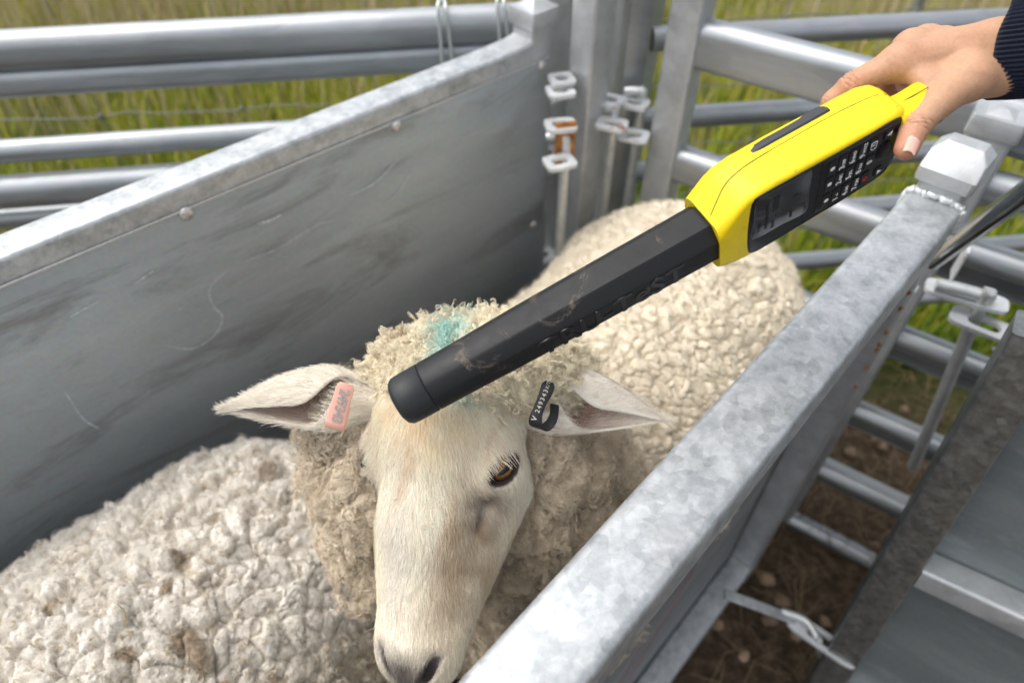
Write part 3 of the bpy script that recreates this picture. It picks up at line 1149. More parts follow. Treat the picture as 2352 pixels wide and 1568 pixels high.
# wire ties hooked over the back rail
def wire_tie(x0, x1, x2, ytop, lab):
    g = lambda x, y, dn: PP(x, y, pl0 - n1 * dn, n1)
    pts = [g(x0 + 4, 150, 0.03), g(x0, 90, 0.029), g(x0 - 6, ytop + 10, 0.028), PP((x0 + x1) / 2, ytop, pl0, n1) + Z3 * 0.004, g(x1, ytop + 15, 0.028), g(x1 + 8, 80, 0.029), g(x2, 150, 0.03)]
    mb = MB(); mb.add(*tube(bez(pts, 8), 0.0032, 10))
    tag(part("wire_tie", mb, M['tie'], sharp=0), lab, "wire tie", "wire ties over the back rail")


wire_tie(1012, 1024, 1040, 4, "bent wire tie over the back rail, the one further from the capped post")
wire_tie(1148, 1158, 1168, -6, "bent wire tie over the back rail close beside the capped post")

# ------------------------------------------------------------------ sheep
def in_view(V, N, margin=120, maxd=3.0, facing=-0.25):
    q = V - CAM
    d = q @ cF
    x = 1176 + FPX * (q @ cR) / np.maximum(d, 1e-3)
    y = 784 - FPX * (q @ cU) / np.maximum(d, 1e-3)
    toward = -(q / np.linalg.norm(q, axis=1)[:, None] * N).sum(1)
    return (d > 0.05) & (d < maxd) & (x > -margin) & (x < 2352 + margin) & (y > -margin) & (y < 1568 + margin) & (toward > facing)


def strands(name, pts, rad, cols, material, parent):
    """pts (n, k, 3) world; tapered hair curves"""
    n, k = pts.shape[:2]
    off = np.zeros(3)
    p = parent
    while p is not None:
        off += np.array(p.location)
        p = p.parent
    hc = bpy.data.hair_curves.new(name)
    hc.add_curves([k] * n)
    hc.attributes['position'].data.foreach_set('vector', (pts - off).astype(np.float32).ravel())
    ra = hc.attributes.get('radius') or hc.attributes.new('radius', 'FLOAT', 'POINT')
    ra.data.foreach_set('value', np.broadcast_to(rad, (n, k)).astype(np.float32).ravel())
    ca = hc.attributes.new('Col', 'FLOAT_COLOR', 'CURVE')
    c = np.ones((n, 4), np.float32)
    c[:, :3] = cols
    ca.data.foreach_set('color', c.ravel())
    hc.materials.append(material)
    o = bpy.data.objects.new(name, hc)
    COL.objects.link(o)
    o.parent = parent
    return o


def unit(v):
    return v / (np.linalg.norm(v, axis=-1, keepdims=True) + 1e-12)


M['wool'] = attr_mat("fleece_wool", 0.95, sheen=0.25, bump=0.35, bscale=700, spec=0.1, noise=0.22)
M['woolfibre'] = attr_mat("wool_fibre", 0.9, sheen=0.0, spec=0.15)
M['skin'] = attr_mat("sheep_face", 0.8, bump=0.2, bscale=600, spec=0.25, noise=0.12)
M['fur'] = attr_mat("face_hair", 0.65, spec=0.3)

# head frame of the scanned sheep
HO = P(971, 930, 0.572)
HN = P(916, 1548, 0.565)
hY = nz(HN - HO)
v_ = CAM - (HO + HN) / 2
v_ = nz(v_ - hY * (v_ @ hY))
e1 = nz(np.cross(-hY, v_))
if e1 @ cR < 0:
    e1 = -e1
PSI = math.radians(25)
hZ = math.cos(PSI) * v_ - math.sin(PSI) * e1
hX = np.cross(hZ, hY)
if hX @ cR < 0:
    hX = -hX
HM = np.stack([hX, hY, hZ])              # rows: local axes in world
h2w = lambda p: HO + np.asarray(p) @ HM
w2h = lambda p: (np.asarray(p) - HO) @ HM.T
HL = np.linalg.norm(HN - HO)             # about 0.22
cm = 0.01


EC = A3(0.0570, 0.0470, -0.0365)           # eyeball centre (mirrored in x), gaze and lid axis
EL = nz(A3(0.80, 0.02, 0.60))
ELONG = nz(A3(0.62, -0.62, -0.45) - EL * (A3(0.62, -0.62, -0.45) @ EL))
ER = {}
for sx in (1, -1):
    mx = A3(sx, 1, 1)
    ER[sx] = np.stack([ELONG * mx, np.cross(EL, ELONG) * A3(sx, 1, 1), EL * mx], 1)


def head_sdf():
    A = []
    add = lambda f, k=0.012: A.append((f, k))
    add(s_ell((0, 0.020, -0.060), (0.071, 0.068, 0.062)))
    add(s_cone((0, 0.03, -0.045), (0, 0.10, -0.040), 0.050, 0.042), 0.02)
    add(s_cone((0, 0.10, -0.040), (-0.0, 0.195, -0.036), 0.041, 0.032), 0.02)
    for sx in (-1, 1):
        add(s_ell((sx * 0.056, 0.050, -0.040), (0.019, 0.026, 0.024)), 0.016)          # orbit
        add(s_cone((sx * 0.041, 0.070, -0.072), (sx * 0.018, 0.185, -0.050), 0.0375, 0.0255), 0.02)   # cheek to muzzle
        add(s_cone((sx * 0.040, 0.045, -0.115), (sx * 0.010, 0.195, -0.080), 0.036, 0.021), 0.022)  # jaw
        add(s_ell((sx * 0.020, 0.212, -0.036), (0.019, 0.028, 0.020)), 0.012)         # nostril wing
    add(s_ell((0, 0.216, -0.046), (0.031, 0.038, 0.038)), 0.015)
    add(s_ell((0, 0.218, -0.082), (0.024, 0.028, 0.020)), 0.012)

    def f(p):
        d = None
        for g, k in A:
            e = g(p)
            d = e if d is None else smin(d, e, k)
        for sx in (-1, 1):
            q = s_ell(A3(sx * EC[0], EC[1], EC[2]) + 0.0120 * A3(sx * EL[0], EL[1], EL[2]), (0.0178, 0.0118, 0.0120), ER[sx])(p)        # eye opening
            d = np.maximum(d, -q)
            q = s_cone((sx * 0.058, 0.075, -0.030), (sx * 0.046, 0.100, -0.030), 0.006, 0.004)(p)  # tear groove
            d = -smin(-d, q + 0.0015, 0.008)
            q = s_cone((sx * 0.0245, 0.212, -0.016), (sx * 0.0115, 0.238, -0.022), 0.0062, 0.0045)(p)  # nostril
            d = -smin(-d, q, 0.003)
        q = s_cone((-0.03, 0.240, -0.066), (0.03, 0.240, -0.066), 0.003, 0.003)(p)      # mouth line
        d = -smin(-d, q, 0.004)
        return d
    return f


hv, hf = surface_nets(head_sdf(), (-0.10, -0.075, -0.175), (0.10, 0.265, 0.02), 0.0024)
hf = hf[:, ::-1]
hv = relax(hv, hf, 1, 0.4)
hv, hf = subdivide(hv, hf, 1)


def eye_dist(p, sx):
    q = (p - (EC + 0.010 * EL) * A3(sx, 1, 1)) @ ER[sx]
    return np.sqrt(((q / A3(0.0185, 0.0125, 0.016)) ** 2).sum(1))


def face_colour(p):
    """pigment and stain of the face by head coordinates"""
    x, y, z = p[:, 0], p[:, 1], p[:, 2]
    n1 = fbm(p * 60, 3) * 0.5
    n2 = fbm(p * 180, 9) * 0.5
    c = np.tile(A3(0.83, 0.75, 0.61), (len(p), 1))

    def mixin(col, k):
        nonlocal c
        k = np.clip(k, 0, 1)[:, None]
        c = c * (1 - k) + A3(col) * k
    g = lambda cx, cy, rx, ry: np.exp(-(((x - cx) / rx) ** 2 + ((y - cy) / ry) ** 2))
    mixin((0.74, 0.56, 0.32), 0.95 * g(-0.005, 0.015, 0.05, 0.03) * (0.6 + n1))
    mixin((0.76, 0.71, 0.64), 0.8 * g(-0.012, 0.13, 0.018, 0.09))
    mixin((0.36, 0.25, 0.145), 1.2 * g(0.042, 0.115, 0.019, 0.045) * (0.65 + 1.4 * n1) * (z < 0.0))
    mixin((0.42, 0.31, 0.19), 0.8 * g(0.032, 0.170, 0.015, 0.035) * (0.5 + n1))
    mixin((0.55, 0.38, 0.18), 0.7 * g(-0.055, 0.10, 0.012, 0.07) * (z < -0.03))
    st_ = fbm(np.stack([x * 150, y * 22, z * 60], 1), 13, 3)
    mixin((0.52, 0.38, 0.22), 0.38 * sstep(0.05, 0.5, st_) * sstep(0.20, 0.16, y))
    for sx, k in ((1, 1.0), (-1, 0.5)):
        xx = x * sx
        gg = lambda cx, cy, rx, ry: np.exp(-(((xx - cx) / rx) ** 2 + ((y - cy) / ry) ** 2))
        mixin((0.10, 0.085, 0.08), k * 0.95 * gg(0.050, 0.084, 0.011, 0.019) * (0.7 + n2 + n1))
        mixin((0.20, 0.14, 0.11), k * 0.7 * gg(0.058, 0.074, 0.010, 0.009))
        de = eye_dist(p, sx)
        mixin((0.05, 0.038, 0.034), 1.0 * (1 - sstep(1.0, 1.25, de)))
        mixin((0.55, 0.47, 0.40), 0.6 * gg(0.062, 0.030, 0.014, 0.012) * (0.5 + n2))
        dn = np.sqrt((((xx - 0.018) + 0.45 * (y - 0.225)) / 0.0065) ** 2 + ((y - 0.225) / 0.015) ** 2)
        mixin((0.02, 0.015, 0.015), 1 - sstep(0.7, 1.25, dn))
        mixin((0.22, 0.20, 0.20), 0.55 * gg(0.024, 0.212, 0.010, 0.012))
    mixin((0.085, 0.07, 0.065), 0.95 * np.exp(-((x / 0.021) ** 2)) * sstep(0.198, 0.222, y + 0.012 * n1) * (z > -0.075))
    # blue raddle mark on the crown
    mixin((0.20, 0.52, 0.50), 0.85 * np.exp(-(((x - 0.028) / 0.016) ** 2 + ((y + 0.018) / 0.010) ** 2)) * (0.6 + n1 + n2))
    return np.clip(c * (1 + 0.16 * n2[:, None]), 0.01, 0.9)


def ear_mesh(base, tip, up, front, L, wmax, droop=0.0, nu=46, nv=40, open_t=0.20):
    """leaf-shaped ear: rolled tube at the base opening to a cupped blade; returns outer+inner shell"""
    ax = nz(tip - base)
    up = nz(up - ax * (up @ ax))
    fr = nz(front - ax * (front @ ax) - up * (front @ up))
    V, C, Nn = [], [], []
    T = np.linspace(0, 1, nu)
    for side in (0, 1):
        for t in T:
            w = wmax * (0.55 + 0.45 * sstep(0.0, 0.32, t)) * max(0.0, 1 - max(0.0, (t - 0.33) / 0.672) ** 1.65) + 0.0016
            op = sstep(0.14, open_t + 0.33, t)                 # how far the roll is open
            a0 = math.radians(-8 - 76 * op)                     # front upper rim
            a1 = math.radians(330 - 128 * op)
            th = 0.0024 * side
            ctr = base + ax * (L * t) + up * (droop * math.sin(t * math.pi) - 0.3 * droop * t)
            for u in np.linspace(0, 1, nv):
                a = a0 + (a1 - a0) * u                          # 0=front, 90=up, 180=back, 270=down
                rr = w * (1 - th / max(w, 0.003))
                pt = ctr + up * (rr * math.sin(a + math.radians(75))) * (1.0) + fr * (rr * 0.55 * math.cos(a + math.radians(75)))
                V.append(pt)
                C.append((t, u, side))
    V = np.array(V)
    C = np.array(C)
    F = []
    m = nu * nv
    for i in range(nu - 1):
        for j in range(nv - 1):
            a = i * nv + j
            F.append((a, a + 1, a + nv + 1, a + nv))
            F.append((m + a + nv, m + a + nv + 1, m + a + 1, m + a))
        for j in (0, nv - 1):
            a = i * nv + j
            q = (a, a + nv, m + a + nv, m + a)
            F.append(q if j == 0 else q[::-1])
    return V, np.array(F), C


def ear_colour(C, V, seed):
    t, u, side = C.T
    n = fbm(V * 130, seed)
    n2 = fbm(V * 420, seed + 4)
    c = np.tile(A3(0.74, 0.68, 0.58), (len(V), 1))
    k = (side > 0.5) * np.clip(1.25 * np.exp(-(((u - 0.55) / 0.33) ** 2)) * sstep(0.95, 0.6, t), 0, 1)
    pink = A3(0.42, 0.25, 0.19) * (1 + 0.5 * n[:, None])
    c = c * (1 - 0.9 * k[:, None]) + pink * 0.9 * k[:, None]
    dk = k * sstep(0.0, 0.35, n + 0.35 * n2) * sstep(0.8, 0.45, t)
    c = c * (1 - 0.75 * dk[:, None]) + A3(0.12, 0.07, 0.06) * 0.75 * dk[:, None]
    for q, r in ((P(806, 862, 0.583), 0.008), (P(1312, 914, 0.566), 0.007)):      # black flecks on the rims
        dd = (V - q) + 0.004 * np.stack([n2, n, n2], 1)
        kk = (1 - sstep(0.6, 1.1, np.sqrt((dd ** 2).sum(1)) / r))[:, None]
        c = c * (1 - kk) + A3(0.03, 0.025, 0.022) * kk
    return np.clip(c, 0.02, 0.9)


EARS = []
lb, lt = P(868, 922, 0.618), P(524, 935, 0.60)
rb, rt = P(1168, 925, 0.618), P(1521, 958, 0.60)
vup = cU
EARS.append(ear_mesh(lb, lt, vup + cR * 0.05, -cF - 0.25 * cU, np.linalg.norm(lt - lb), 0.0265, 0.006))
EARS.append(ear_mesh(rb, rt, vup + cR * 0.10, -cF - 0.25 * cU, np.linalg.norm(rt - rb), 0.0305, 0.009, open_t=0.30))


def sheep_body(base, cones, legs, head=None):
    prims = [s_cone(*c) for c in cones] + [s_cone(*c) for c in legs]
    lo = np.min([np.minimum(A3(c[0]), A3(c[1])) - max(c[2], c[3]) for c in cones + legs], 0) - 0.03
    hi = np.max([np.maximum(A3(c[0]), A3(c[1])) + max(c[2], c[3]) for c in cones + legs], 0) + 0.03

    def f(p):
        d = None
        for g in prims:
            e = g(p)
            d = e if d is None else smin(d, e, 0.03)
        return d
    return surface_nets(f, lo, hi, 0.012)


def W(P3):                                    # race frame (s, n, z) -> world
    s, n, z = P3
    return dR * s + nR * n + Z3 * z


def leg_cones(pts, front):
    out = []
    for s, n in pts:
        hind = s > pts[0][0] + 0.2
        k = 0.05 if hind else -0.01
        a, b, c, d = W((s - k * 0.6, n, 0.42)), W((s + k, n, 0.23)), W((s + k * 0.5, n, 0.07)), W((s + k * 0.3 - 0.03, n, 0.015))
        out += [(a, b, 0.06, 0.027), (b, c, 0.024, 0.018), (c, d, 0.022, 0.02)]
    return out


def fleece_surface(prims, lo, hi, h, k=0.05):
    def f(p):
        d = None
        for g, kk in prims:
            e = g(p)
            d = e if d is None else smin(d, e, kk)
        return d
    V, F = surface_nets(f, lo, hi, h)
    return relax(V, F, 2, 0.5), F


def subdivide_some(V, F, keep, it):
    """split the visible faces finely, keep the rest coarse (two sheets of one mesh)"""
    fk = keep[F].any(1)
    Vf, Ff = compact(V, F[fk])
    V = V + normals(V, F) * 0.011
    Vc, Fc = compact(V, F[~fk])
    Vf, Ff = subdivide(Vf, Ff, it)
    return Vf, Ff, Vc, Fc


def compact(V, F):
    u, inv = np.unique(F, return_inverse=True)
    return V[u], inv.reshape(F.shape)


def fuzz(V, N, C, n, length, rad, seed, flow=None, k=6, crimp=0.0012, lift=0.45, bright=1.08, wt=None):
    r = np.random.default_rng(seed)
    idx = np.where(in_view(V, N, 60))[0]
    idx = r.choice(idx, n, p=None if wt is None else wt[idx] / wt[idx].sum())
    p, nn = V[idx] + r.normal(0, 0.0007, (n, 3)), N[idx]
    fl = np.stack([fbm(p * 55, seed + 1, 2), fbm(p * 55, seed + 2, 2), fbm(p * 55, seed + 3, 2)], 1)
    if flow is not None:
        fl = fl + flow(p)
    fl = fl + r.normal(0, 0.18, (n, 3))
    t = unit(fl - nn * (fl * nn).sum(1)[:, None])
    b = np.cross(nn, t)
    L = length * r.uniform(0.5, 1.4, n)
    ph = r.uniform(0, 6.28, n)
    fq = r.uniform(1.0, 2.6, n)
    u = np.linspace(0, 1, k)
    pts = np.empty((n, k, 3))
    for j, s in enumerate(u):
        curl = np.sin(ph + s * 6.28 * fq)[:, None] * b + np.cos(ph + s * 6.28 * fq)[:, None] * nn * 0.6
        arch = (lift * (s - 0.9 * s * s))[..., None] if not np.isscalar(s) else lift * (s - 0.9 * s * s)
        pts[:, j] = p + t * (L * s)[:, None] + nn * (L * arch)[:, None] + curl * crimp * (0.2 + s) + nn * -0.0004
    rad_ = rad * (1 - 0.6 * u)[None, :]
    col = np.clip(C[idx] * r.uniform(0.85, 1.2, n)[:, None] * bright, 0.02, 0.9)
    return pts, rad_, col


# ---------------- the scanned sheep
base1 = W((0.62, 0.36, 0))
trunk = [(W((0.44, 0.345, 0.49)), W((0.84, 0.425, 0.50)), 0.165, 0.185), (W((0.42, 0.335, 0.50)), h2w((0.0, 0.0, -0.10)), 0.12, 0.055)]
legs = leg_cones([(0.42, 0.25), (0.42, 0.44), (0.88, 0.32), (0.88, 0.52)], 0)
bv, bf = sheep_body(base1, trunk, legs)
bcol = np.tile(A3(0.45, 0.38, 0.30), (len(bv), 1))
hw = h2w(hv)
hcol = face_colour(hv)
ev = [e[0] for e in EARS]
ecol = [ear_colour(e[2], e[0], 50 + i) for i, e in enumerate(EARS)]
allV = np.concatenate([bv, hw] + ev)
k0 = len(bv)
allF = [bf, hf + k0]
k0 += len(hw)
for e in EARS:
    allF.append(e[1] + k0)
    k0 += len(e[0])
me = mesh_from("sheep", allV - base1, np.concatenate(allF), M['skin'], True, 0, np.concatenate([bcol, hcol] + ecol))
sheep1 = link("sheep", me)
sheep1.location = tuple(base1)
tag(sheep1, "white-faced sheep with tagged ears facing the camera under the black reader wand", "sheep", "sheep in the race")

# eyes
M['eye'] = attr_mat("sheep_eye", 0.06, spec=0.8)
for sx in (1, -1):
    c = EC * A3(sx, 1, 1)
    R_ = 0.0148
    look = EL * A3(sx, 1, 1)
    nu, nv = 40, 64
    th = np.linspace(0, np.pi, nu)
    ph = np.linspace(0, 2 * np.pi, nv, endpoint=False)
    d_ = look
    s_ = np.cross(EL, ELONG) * A3(sx, 1, 1)
    u_ = ELONG * A3(sx, 1, 1)
    TH, PH = np.meshgrid(th, ph, indexing='ij')
    q = np.stack([np.cos(TH).ravel(), (np.sin(TH) * np.cos(PH)).ravel(), (np.sin(TH) * np.sin(PH)).ravel()], 1)
    V = c + R_ * (q[:, :1] * d_ + q[:, 1:2] * s_ + q[:, 2:] * u_) + d_ * (0.0012 * sstep(0.75, 0.95, q[:, 0]))[:, None]
    F = np.array([(i * nv + j, i * nv + (j + 1) % nv, (i + 1) * nv + (j + 1) % nv, (i + 1) * nv + j) for i in range(nu - 1) for j in range(nv)])
    # horizontal slot pupil runs front to back of the head (along +y, i.e. u_)
    ca, sa = math.cos(0.12), math.sin(0.12)
    qa, qb = q[:, 1] * ca + q[:, 2] * sa, -q[:, 1] * sa + q[:, 2] * ca
    ir = np.sqrt(qa ** 2 + qb ** 2) / 0.78
    ns = fbm(np.stack([np.arctan2(qb, qa) * 9, ir * 3, 0 * ir], 1), 77)
    col = np.tile(A3(0.035, 0.025, 0.02), (len(q), 1))
    iris = A3(0.30, 0.145, 0.04) * (0.75 + 0.5 * ns[:, None]) * (1.15 - 0.6 * sstep(0.5, 1, ir))[:, None]
    ki = ((q[:, 0] > 0) * (1 - sstep(0.9, 1.0, ir)))[:, None]
    col = col * (1 - ki) + iris * ki
    kp = (1 - sstep(0.8, 1.1, np.abs((np.abs(qb) / 0.60) ** 2.6 + (np.abs(qa) / 0.17) ** 2.6)))[:, None] * (q[:, :1] > 0)
    col = col * (1 - kp) + A3(0.004, 0.005, 0.007) * kp
    me = mesh_from("eye", h2w(V) - base1, F, M['eye'], True, 0, np.clip(col, 0, 1))
    link("eye", me, sheep1)

# short hair of face and ears
r_ = np.random.default_rng(21)
hN = normals(hw, hf)
fa = np.concatenate([hw] + ev)
fN = np.concatenate([hN] + [normals(e[0], e[1]) for e in EARS])
fC = np.concatenate([hcol] + ecol)
isear = np.concatenate([np.zeros(len(hw))] + [np.ones(len(e[0])) for e in EARS])
loc = w2h(fa)
vis = in_view(fa, fN, 60, facing=-0.3)
nofur = np.zeros(len(fa), bool)
for sx in (1, -1):
    de = eye_dist(loc, sx)
    dn = np.sqrt((((loc[:, 0] * sx - 0.018) + 0.45 * (loc[:, 1] - 0.225)) / 0.0065) ** 2 + ((loc[:, 1] - 0.225) / 0.015) ** 2)
    nofur |= (de < 1.12) | (dn < 1.0)
cand = np.where(vis & ~nofur)[0]
wgt = np.where(isear[cand] > 0, 2.6, 1.0)
nf = 110000
ix = r_.choice(cand, nf, p=wgt / wgt.sum())
p, nn, ll = fa[ix] + r_.normal(0, 0.0005, (nf, 3)), fN[ix], loc[ix]
ear_i = isear[ix] > 0
flow = np.stack([ll[:, 0] * 9 + 0.0 * ll[:, 0], np.ones(nf), np.zeros(nf)], 1)
flow[:, 0] += 0.35 * np.sign(ll[:, 0]) * sstep(0.03, 0.06, np.abs(ll[:, 0]))
up_ = ll[:, 1] < 0.02
flow[:, 1] = np.where(up_, 0.9, 1.0)
flow = flow @ HM
earflow = np.where((p @ cR)[:, None] < HO @ cR, -cR, cR) + 0.15 * cU
flow = np.where(ear_i[:, None], earflow, flow)
flow = flow + 0.35 * np.stack([fbm(p * 40, 61, 2), fbm(p * 40, 62, 2), fbm(p * 40, 63, 2)], 1) + r_.normal(0, 0.16, (nf, 3))
t = unit(flow - nn * (flow * nn).sum(1)[:, None])
L = np.where(ear_i, 0.0100, 0.0085 - 0.0045 * sstep(0.12, 0.21, ll[:, 1]) + 0.006 * sstep(0.015, -0.02, ll[:, 1])) * r_.uniform(0.6, 1.35, nf)
u = np.linspace(0, 1, 4)
pts = np.stack([p + t * (L * s)[:, None] + nn * (L * (0.34 * s - 0.20 * s * s))[:, None] for s in u], 1)
col = np.clip(fC[ix] * r_.uniform(0.82, 1.22, nf)[:, None] * 1.05, 0.01, 0.88)
strands("face_hair", pts, 0.00014 * (1 - 0.75 * u)[None], col, M['fur'], sheep1)

# whiskers and lashes
wp = []
for k in range(46):
    if k < 8:                               # lashes over the eye
        a = r_.uniform(0, 1)
        p0 = EC + 0.0150 * EL + ELONG * (0.017 * (a - 0.35)) + np.cross(EL, ELONG) * 0.0085 * (1 if np.cross(EL, ELONG)[1] < 0 else -1)
        d0 = nz(A3(0.8, -0.15 + 0.5 * a, 0.55))
        Lw, bend = r_.uniform(0.010, 0.016), A3(0.2, 0.9, -0.2)
    elif k < 30:                             # long hairs by the left ear
        p0 = A3(-0.062 + r_.normal(0, 0.004), 0.005 + r_.uniform(-0.015, 0.03), -0.045)
        d0 = nz(A3(-0.9, r_.uniform(-0.3, 0.5), 0.5))
        Lw, bend = r_.uniform(0.018, 0.04), A3(-0.3, 0.8, 0.1)
    else:                                    # muzzle
        sx = 1 if k % 3 else -1
        p0 = A3(sx * 0.031, r_.uniform(0.195, 0.22), r_.uniform(-0.065, -0.045))
        d0 = nz(A3(sx, 0.2, 0.15))
        Lw, bend = r_.uniform(0.012, 0.028), A3(0, 0.6, 0)
    us = np.linspace(0, 1, 6)[:, None]
    wp.append(h2w(p0 + d0 * Lw * us + bend * Lw * 0.35 * us ** 2))
strands("whisker", np.array(wp), 0.00022 * (1 - 0.7 * np.linspace(0, 1, 6))[None], np.tile(A3(0.75, 0.68, 0.55), (len(wp), 1)), M['fur'], sheep1)

# fleece of the scanned sheep
fp1 = [(s_cone(W((0.43, 0.345, 0.49)), W((0.845, 0.390, 0.483)), 0.195, 0.248), 0.05),
       (s_ell(W((0.60, 0.38, 0.44)), A3(0.25, 0.25, 0.24)), 0.05),
       (s_cone(W((0.42, 0.33, 0.52)), h2w((0.014, 0.035, -0.168)), 0.165, 0.088), 0.06),
       (s_cone(W((0.34, 0.29, 0.42)), h2w((0.03, 0.06, -0.22)), 0.13, 0.085), 0.05),
       (s_cone(P(808, 960, 0.665), P(838, 1130, 0.675), 0.026, 0.028), 0.03), (s_cone(P(838, 1130, 0.675), P(862, 1290, 0.70), 0.028, 0.02), 0.03)]
lo1 = np.minimum(W((0.1, 0.0, 0.2)), W((1.15, 0.75, 0.2))) - 0.25
hi1 = np.maximum(W((0.1, 0.0, 0.2)), W((1.15, 0.75, 1.1))) + 0.25
lo1[2], hi1[2] = 0.18, 1.05
V, F = fleece_surface(fp1, lo1, hi1, 0.0075)
N = normals(V, F)
Vf, Ff, Vc, Fc = subdivide_some(V, F, in_view(V, N, 520, facing=-0.45), 3)
N = normals(Vf, Ff)
rs = np.stack([Vf @ dR, Vf @ nR, Vf[:, 2]], 1)
lh = w2h(Vf)
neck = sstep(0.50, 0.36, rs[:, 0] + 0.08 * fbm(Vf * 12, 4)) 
warp = np.stack([fbm(Vf * 22, 5, 2), fbm(Vf * 22, 6, 2), fbm(Vf * 22, 7, 2)], 1)
# back: rows of short staples lying across the sheep
lowf = np.stack([fbm(Vf * 7, 305, 2), fbm(Vf * 7, 306, 2), fbm(Vf * 7, 307, 2)], 1)
pb = np.stack([(rs[:, 0] + 0.25 * (rs[:, 1] - 0.4) * lowf[:, 0]) / 0.0125, (rs[:, 1] + 0.03 * lowf[:, 1]) / 0.023, rs[:, 2] / 0.017], 1) + 1.0 * warp + 0.3 * fbm(Vf * 80, 308, 2)[:, None]
f1, f2, cid, off = worley(pb, 11)
domeb = np.sqrt(np.clip(1 - (f1 / 0.85) ** 2, 0, 1))
w3_ = np.stack([fbm(Vf * 150, 335, 2), fbm(Vf * 150, 336, 2), fbm(Vf * 150, 337, 2)], 1)
rid = 1 - np.abs(fbm(Vf * 200 + 1.6 * w3_, 341, 2)) * 2.2
hb = (0.0065 + 0.003 * lowf[:, 2]) * domeb * (0.4 + 1.1 * cid) + 0.0012 * rid + 0.0030 * off[:, 0] + 0.004 * sstep(0, 0.25, f2 - f1)
pc = Vf / 0.0055 + 0.8 * warp
g1, g2, gid, goff = worley(pc, 15)
hb += 0.0016 * np.sqrt(np.clip(1 - (g1 / 0.9) ** 2, 0, 1))
# neck: long folds broken into curly tufts
pn_ = np.stack([lh[:, 0] / 0.030, lh[:, 1] / 0.055, lh[:, 2] / 0.035], 1) + 1.0 * warp
e1_, e2_, eid, eoff = worley(pn_, 23)
ruff = np.exp(-((np.minimum(((Vf - P(815, 1000, 0.665)) ** 2).sum(1), ((Vf - P(845, 1180, 0.68)) ** 2).sum(1))) / 0.055 ** 2))
hn = (0.024 - 0.014 * ruff) * np.sqrt(np.clip(1 - (e1_ / 0.95) ** 2, 0, 1)) + 0.006 * sstep(0, 0.3, e2_ - e1_)
pk = Vf / 0.0115 + 1.1 * np.stack([fbm(Vf * 60, 35, 2), fbm(Vf * 60, 36, 2), fbm(Vf * 60, 37, 2)], 1)
k1, k2, kid, koff = worley(pk, 29)
hn += 0.0016 * rid + 0.0055 * np.sqrt(np.clip(1 - (k1 / 0.9) ** 2, 0, 1)) * (0.5 + kid) + 0.0014 * np.sqrt(np.clip(1 - (g1 / 0.9) ** 2, 0, 1))
disp = hb * (1 - neck) + hn * neck
Vd = Vf + N * (disp + 0.006 * fbm(Vf * 9, 44) + 0.005 * fbm(Vf * 22, 45))[:, None] + (dR * -1.0)[None] * (0.004 * cid * (1 - neck) * domeb)[:, None]
cream = A3(0.71, 0.635, 0.505)
dusty = A3(0.54, 0.455, 0.345)
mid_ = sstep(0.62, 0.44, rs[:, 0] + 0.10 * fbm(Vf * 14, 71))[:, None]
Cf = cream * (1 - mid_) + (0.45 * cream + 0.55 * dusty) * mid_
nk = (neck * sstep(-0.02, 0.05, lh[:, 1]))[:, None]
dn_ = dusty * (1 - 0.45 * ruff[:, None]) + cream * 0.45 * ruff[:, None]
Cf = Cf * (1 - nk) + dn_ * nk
crease_tan = ((1 - sstep(0.0, 0.22, f2 - f1)) * (1 - neck) + (1 - sstep(0.0, 0.25, k2 - k1)) * neck)[:, None] * (0.5 + 0.5 * fbm(Vf * 25, 81))[:, None]  # darker tan along the borders between staples and neck tufts
Cf = Cf * (1 - 0.35 * crease_tan) + A3(0.36, 0.27, 0.15) * 0.35 * crease_tan
dk = (sstep(0.25, 0.5, fbm(Vf * 30, 91)) * neck * 0.55)[:, None]
Cf = Cf * (1 - dk) + A3(0.17, 0.14, 0.12) * dk
Cf = Cf * (0.92 + 0.16 * cid[:, None])
Cc = np.tile(dusty, (len(Vc), 1))
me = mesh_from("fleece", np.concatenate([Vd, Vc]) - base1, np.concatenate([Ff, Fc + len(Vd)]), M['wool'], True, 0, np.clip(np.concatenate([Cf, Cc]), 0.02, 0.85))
fl1 = link("fleece", me, sheep1)
Nd = normals(Vd, Ff)
a_ = fuzz(Vd, Nd, Cf, 200000, 0.0105, 0.00014, 301, crimp=0.0013, k=7, lift=0.6, wt=0.5 + 1.6 * neck)
strands("fleece_fibre", *a_, M['woolfibre'], fl1)


